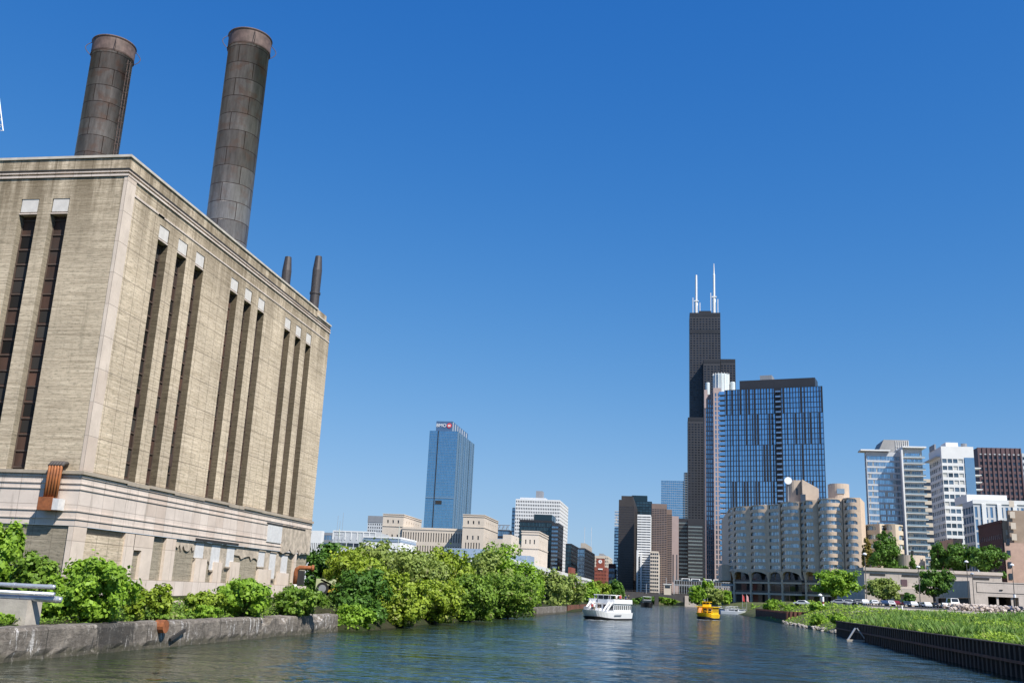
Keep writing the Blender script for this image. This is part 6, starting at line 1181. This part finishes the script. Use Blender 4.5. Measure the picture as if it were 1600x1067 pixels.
B(MB().box(-3.5, -1.6, -2.76, -2.68, 4.0, 4.85).box(1.6, 3.5, -2.76, -2.68, 4.0, 4.85), 'bulwark', BW_); B(MB().box(-3.5, 3.5, 9.28, 9.36, 4.0, 4.9), 'bulwark', BW_)
for s_ in (-1, 1):
    st = MB()
    for k in range(9): st.box(s_*2.6-.45, s_*2.6+.45, -6.3+k*.42, -5.85+k*.42, 1.85+k*.24, 1.95+k*.24)
    st.obox((s_*3.1, -4.4, 3.2), (.04, 0, 0), (0, 2.05, 1.15), (0, -.12, .2)); st.obox((s_*2.1, -4.4, 3.2), (.04, 0, 0), (0, 2.05, 1.15), (0, -.12, .2)); B(st, 'stairway', BW_)
wh = B(MB().box(-1.55, 1.55, -1.6, 1.4, 4.0, 4.8), 'wheelhouse', BW_); B(MB().box(-1.5, 1.5, -1.55, 1.35, 4.8, 5.75), 'wheelhouse_glass', BGL); B(MB().box(-2.4, 2.4, -2.3, 4.2, 5.75, 5.92), 'roof', BW_)
for x, y in ((-2.2, 4), (2.2, 4), (-2.2, -2.1), (2.2, -2.1), (1.5, -1.58), (-1.5, -1.58), (0, -1.58)): B(MB().box(x-.05, x+.05, y-.05, y+.05, 4.0, 5.75), 'roof_post', BW_)
rl = MB(); 
for k in range(13): y = -8.6+k*.5; wq = 3.5*math.cos(max(0, (-y-2.3)/7.4)*math.pi/2)**.75; rl.box(wq-.02, wq+.02, y, y+.04, 1.8, 2.75); rl.box(-wq-.02, -wq+.02, y, y+.04, 1.8, 2.75)
B(rl, 'bow_rail', MET); B(MB().obox((3.74, -.5, 1.15), (.01, 0, 0), (0, 2.2, 0), (0, 0, .16)), 'name_board', MGR); B(MB().box(-.6, .6, -5.2, -4.0, 1.8, 2.7), 'bench', BW_); B(MB().box(-2.9, -1.7, -7.2, -6.2, 2.2, 2.9), 'bow_locker', MGR)
Mt = Matrix.Translation(tb.location) @ Matrix.Rotation(tb.rotation_euler[2], 4, 'Z') @ Matrix.Diagonal((.80, .80, .84, 1))
for i, (x, y, z, k, lab) in enumerate(((2.9, .2, 4, 1, 'in white by the left of the upper deck rail'), (3.0, 2.4, 4, 0, 'in red standing at the upper deck rail'), (2.2, 4.9, 4, 4, 'in pink behind the wheelhouse roof'), (3.0, 6.2, 4, 2, 'in navy near the stern rail of the upper deck'), (1.0, 7.4, 4, 0, 'in red at the stern of the upper deck'), (-2.8, 1.0, 4, 3, 'in teal on the shaded side of the upper deck'), (-2.9, 4.2, 4, 1, 'in white on the shaded side near the stern'), (.9, -6.4, 1.8, 5, 'in black on the bow deck'), (-1.2, -5.9, 1.8, 0, 'in red on the bow deck beside the left stairs'), (0.1, -7.3, 1.9, 1, 'in white at the very bow'), (2.9, 8.4, 4, 5, 'in black at the last corner of the upper deck'))):
    p = Mt @ Vector((x, y, z)); person(k, p, tb.rotation_euler[2]+rnd.uniform(-1, 1), 'person '+lab+' of the white tour boat')
# yellow water taxi
a = atY(1106, 967, 262); yt = thing('water_taxi', 'bright yellow water taxi with an open sided cabin and small wheelhouse on top', 'boat', (float(a[0]), 266, 0), rz=math.radians(-16)); yt.scale = (.80, .76, .84); B = lambda mb, n_, m_, par=yt: mb.build(n_, m_, par, local=True)
hm, hp = hull(13, 5.4, .3, 1.6); B(hm, 'hull', BY); bm_, _ = hull(13.05, 5.42, -.35, .45, .1); B(bm_, 'boot_stripe', BBK)
cm_ = MB(); pn = []; face(cm_, (2.5, -3.2, 1.6), (0, 1, 0), 8.6, 2.1, cr(8.6, 6, .74), [(.55, 1.75)], .1, pn); face(cm_, (-2.5, 5.4, 1.6), (0, -1, 0), 8.6, 2.1, cr(8.6, 6, .74), [(.55, 1.75)], .1, pn); face(cm_, (-2.5, -3.2, 1.6), (1, 0, 0), 5.0, 2.1, [(.4, 1.5), (1.9, 3.1), (3.5, 4.6)], [(.45, 1.75)], .1, pn); cm_.quad((2.5, 5.4, 1.6), (-2.5, 5.4, 1.6), (-2.5, 5.4, 3.7), (2.5, 5.4, 3.7)); ch_ = B(cm_, 'cabin', BY)
for q in pn: MB().quad(*q).build('window', BGL, ch_, local=True)
B(MB().box(-2.95, 2.95, -3.9, 5.8, 3.7, 3.88), 'roof', BY); w_ = B(MB().box(-1.1, 1.1, -1.6, .8, 3.88, 4.55), 'wheelhouse', BY); B(MB().box(-1.05, 1.05, -1.55, .75, 4.55, 5.15), 'wheelhouse_glass', BGL); B(MB().box(-1.3, 1.3, -1.9, 1.1, 5.15, 5.3), 'wheelhouse_roof', BY)
for x in (-1.08, 0, 1.08): B(MB().box(x-.06, x+.06, -1.6, -1.5, 4.55, 5.15), 'window_post', BY)
lr_ = MB().tube([(.62*math.cos(k/16*2*math.pi)+1.6, -3.28, 2.9+.0+.42*math.sin(k/16*2*math.pi)) for k in range(17)], .08, 6, False); B(lr_, 'life_ring', paint('life_ring', (.75, .6, .5), .6, .05))
B(MB().obox((-1.3, -4.6, 2.6), (.5, 0, 0), (0, .9, .9), (0, -.05, .05)), 'boarding_ramp', paint('ramp_orange', (.7, .28, .08), .6, .1)); B(MB().box(.9, 2.3, -4.99, -4.95, .95, 1.15), 'name_board', BRD); B(MB().tube([(0, .5, 5.3), (0, .5, 6.4)], .05, 6), 'mast', MET)
for s_ in (-1, 1): B(MB().tube([(s_*2.2, -4.2, 1.7), (s_*2.2, -4.2, 2.5), (s_*.5, -6.2, 2.6)], .04, 5), 'bow_rail', BY)
# wakes
WK = paint('foam', (.72, .76, .78), .8, .15, 1.5, bmp=.5)
def wake(px, yp, Y, w_, lab): 
    x = sX(px, Y, 0); g = random.Random(int(px)); mb = MB()
    for k in range(34): a_ = g.uniform(-w_/2, w_/2); yy = Y+g.gauss(0, .8); s_ = g.uniform(.12, .5); mb.quad((x+a_-s_*1.8, yy, .03), (x+a_, yy-s_, .03), (x+a_+s_*1.8, yy+.1, .035), (x+a_, yy+s_, .03))
    o = mb.build('foam', WK); tag(o, lab, 'foam', kind='stuff')
wake(942, 968, 198, 6.5, 'white foam under the bow of the tour boat'); wake(1108, 969, 257.5, 6, 'white foam under the bow of the water taxi')
# small cruisers
def cruiser(px, Y, rz, body, L, lab, canopy=None, z=0):
    x = sX(px, Y, 0); r = thing('cabin_cruiser', lab, 'boat', (x, Y, z), 'small boats further up the river', rz); B = lambda mb, n_, m_: mb.build(n_, m_, r, local=True); W_ = L*.3
    hm, _ = hull(L, W_, -.2, L*.12, .5); B(hm, 'hull', body); B(MB().box(-W_*.36, W_*.36, -L*.12, L*.22, L*.12, L*.21), 'cabin', BW_); B(MB().prism([(-W_*.37, -L*.16), (W_*.37, -L*.16), (W_*.37, -L*.1), (-W_*.37, -L*.1)], L*.13, L*.20), 'windscreen', BGL)
    for s_ in (-1, 1): B(MB().box(s_*W_*.365, s_*W_*.375, -L*.08, L*.18, L*.145, L*.19), 'side_window', BGL)
    B(MB().box(-W_*.4, W_*.4, -L*.05, L*.3, L*.29, L*.30), 'canopy', canopy or BW_)
    for sx_ in (-1, 1):
        for sy_ in (-.04, .28): B(MB().box(sx_*W_*.38-.04, sx_*W_*.38+.04, L*sy_-.04, L*sy_+.04, L*.12, L*.29), 'canopy_post', MET)
    return r
NAVY = paint('canvas_navy', (.03, .06, .2), .8, .1); HB_ = paint('hull_blue', (.12, .2, .36), .4, .05)
cruiser(1011, 560, .12, BBK, 19, 'dark hulled white cruiser coming through under the bridge'); cruiser(1131, 430, -.5, HB_, 9, 'blue and white cruiser moored right of the water taxi'); cruiser(1146, 420, 1.25, BW_, 9.5, 'white cruiser lying sideways by the right bank')
cruiser(1112, 470, .3, BW_, 9, 'boat with a navy canopy behind the water taxi', NAVY); cruiser(1124, 462, .8, BW_, 9, 'white boat behind the blue and white cruiser'); cruiser(1151, 452, 1.4, BW_, 10, 'long white boat in front of the scalloped flats columns'); cruiser(1162, 440, 1.2, BW_, 9, 'boat with a navy canopy near the bushes at the bank tip', NAVY); cruiser(1139, 474, .2, BBK, 9, 'dark hulled boat furthest back in the moorings')
for k, (px, c_) in enumerate(((1160, 'red'), (1166.5, 'pink'))): x = sX(px, 455, 6); f_ = thing('flag_pole', 'flag pole with a drooping red flag among the moored boats' if k == 0 else 'flag pole with a pale pink flag nearest the bank bushes', 'flag pole', (x, 455, .5)); MB().tube([(x, 455, .5), (x, 455, 8.5)], .07, 6).build('pole', MET, f_); MB().quad((x, 455, 5.5), (x+1.0, 455.1, 5.0), (x+.8, 455.1, 7.4), (x, 455, 8.2)).build('flag', shirts[0] if k == 0 else shirts[4], f_)
dk_ = thing('dock', 'low grey floating dock along the moorings below the scalloped flats', 'dock', (26, 460, 0)); MB().box(25.5, 27.0, 425, 492, -.2, .55).build('deck', CONC, dk_); MB().box(26.2, 26.4, 425, 492, .55, 1.5).build('rail', WHT, dk_)
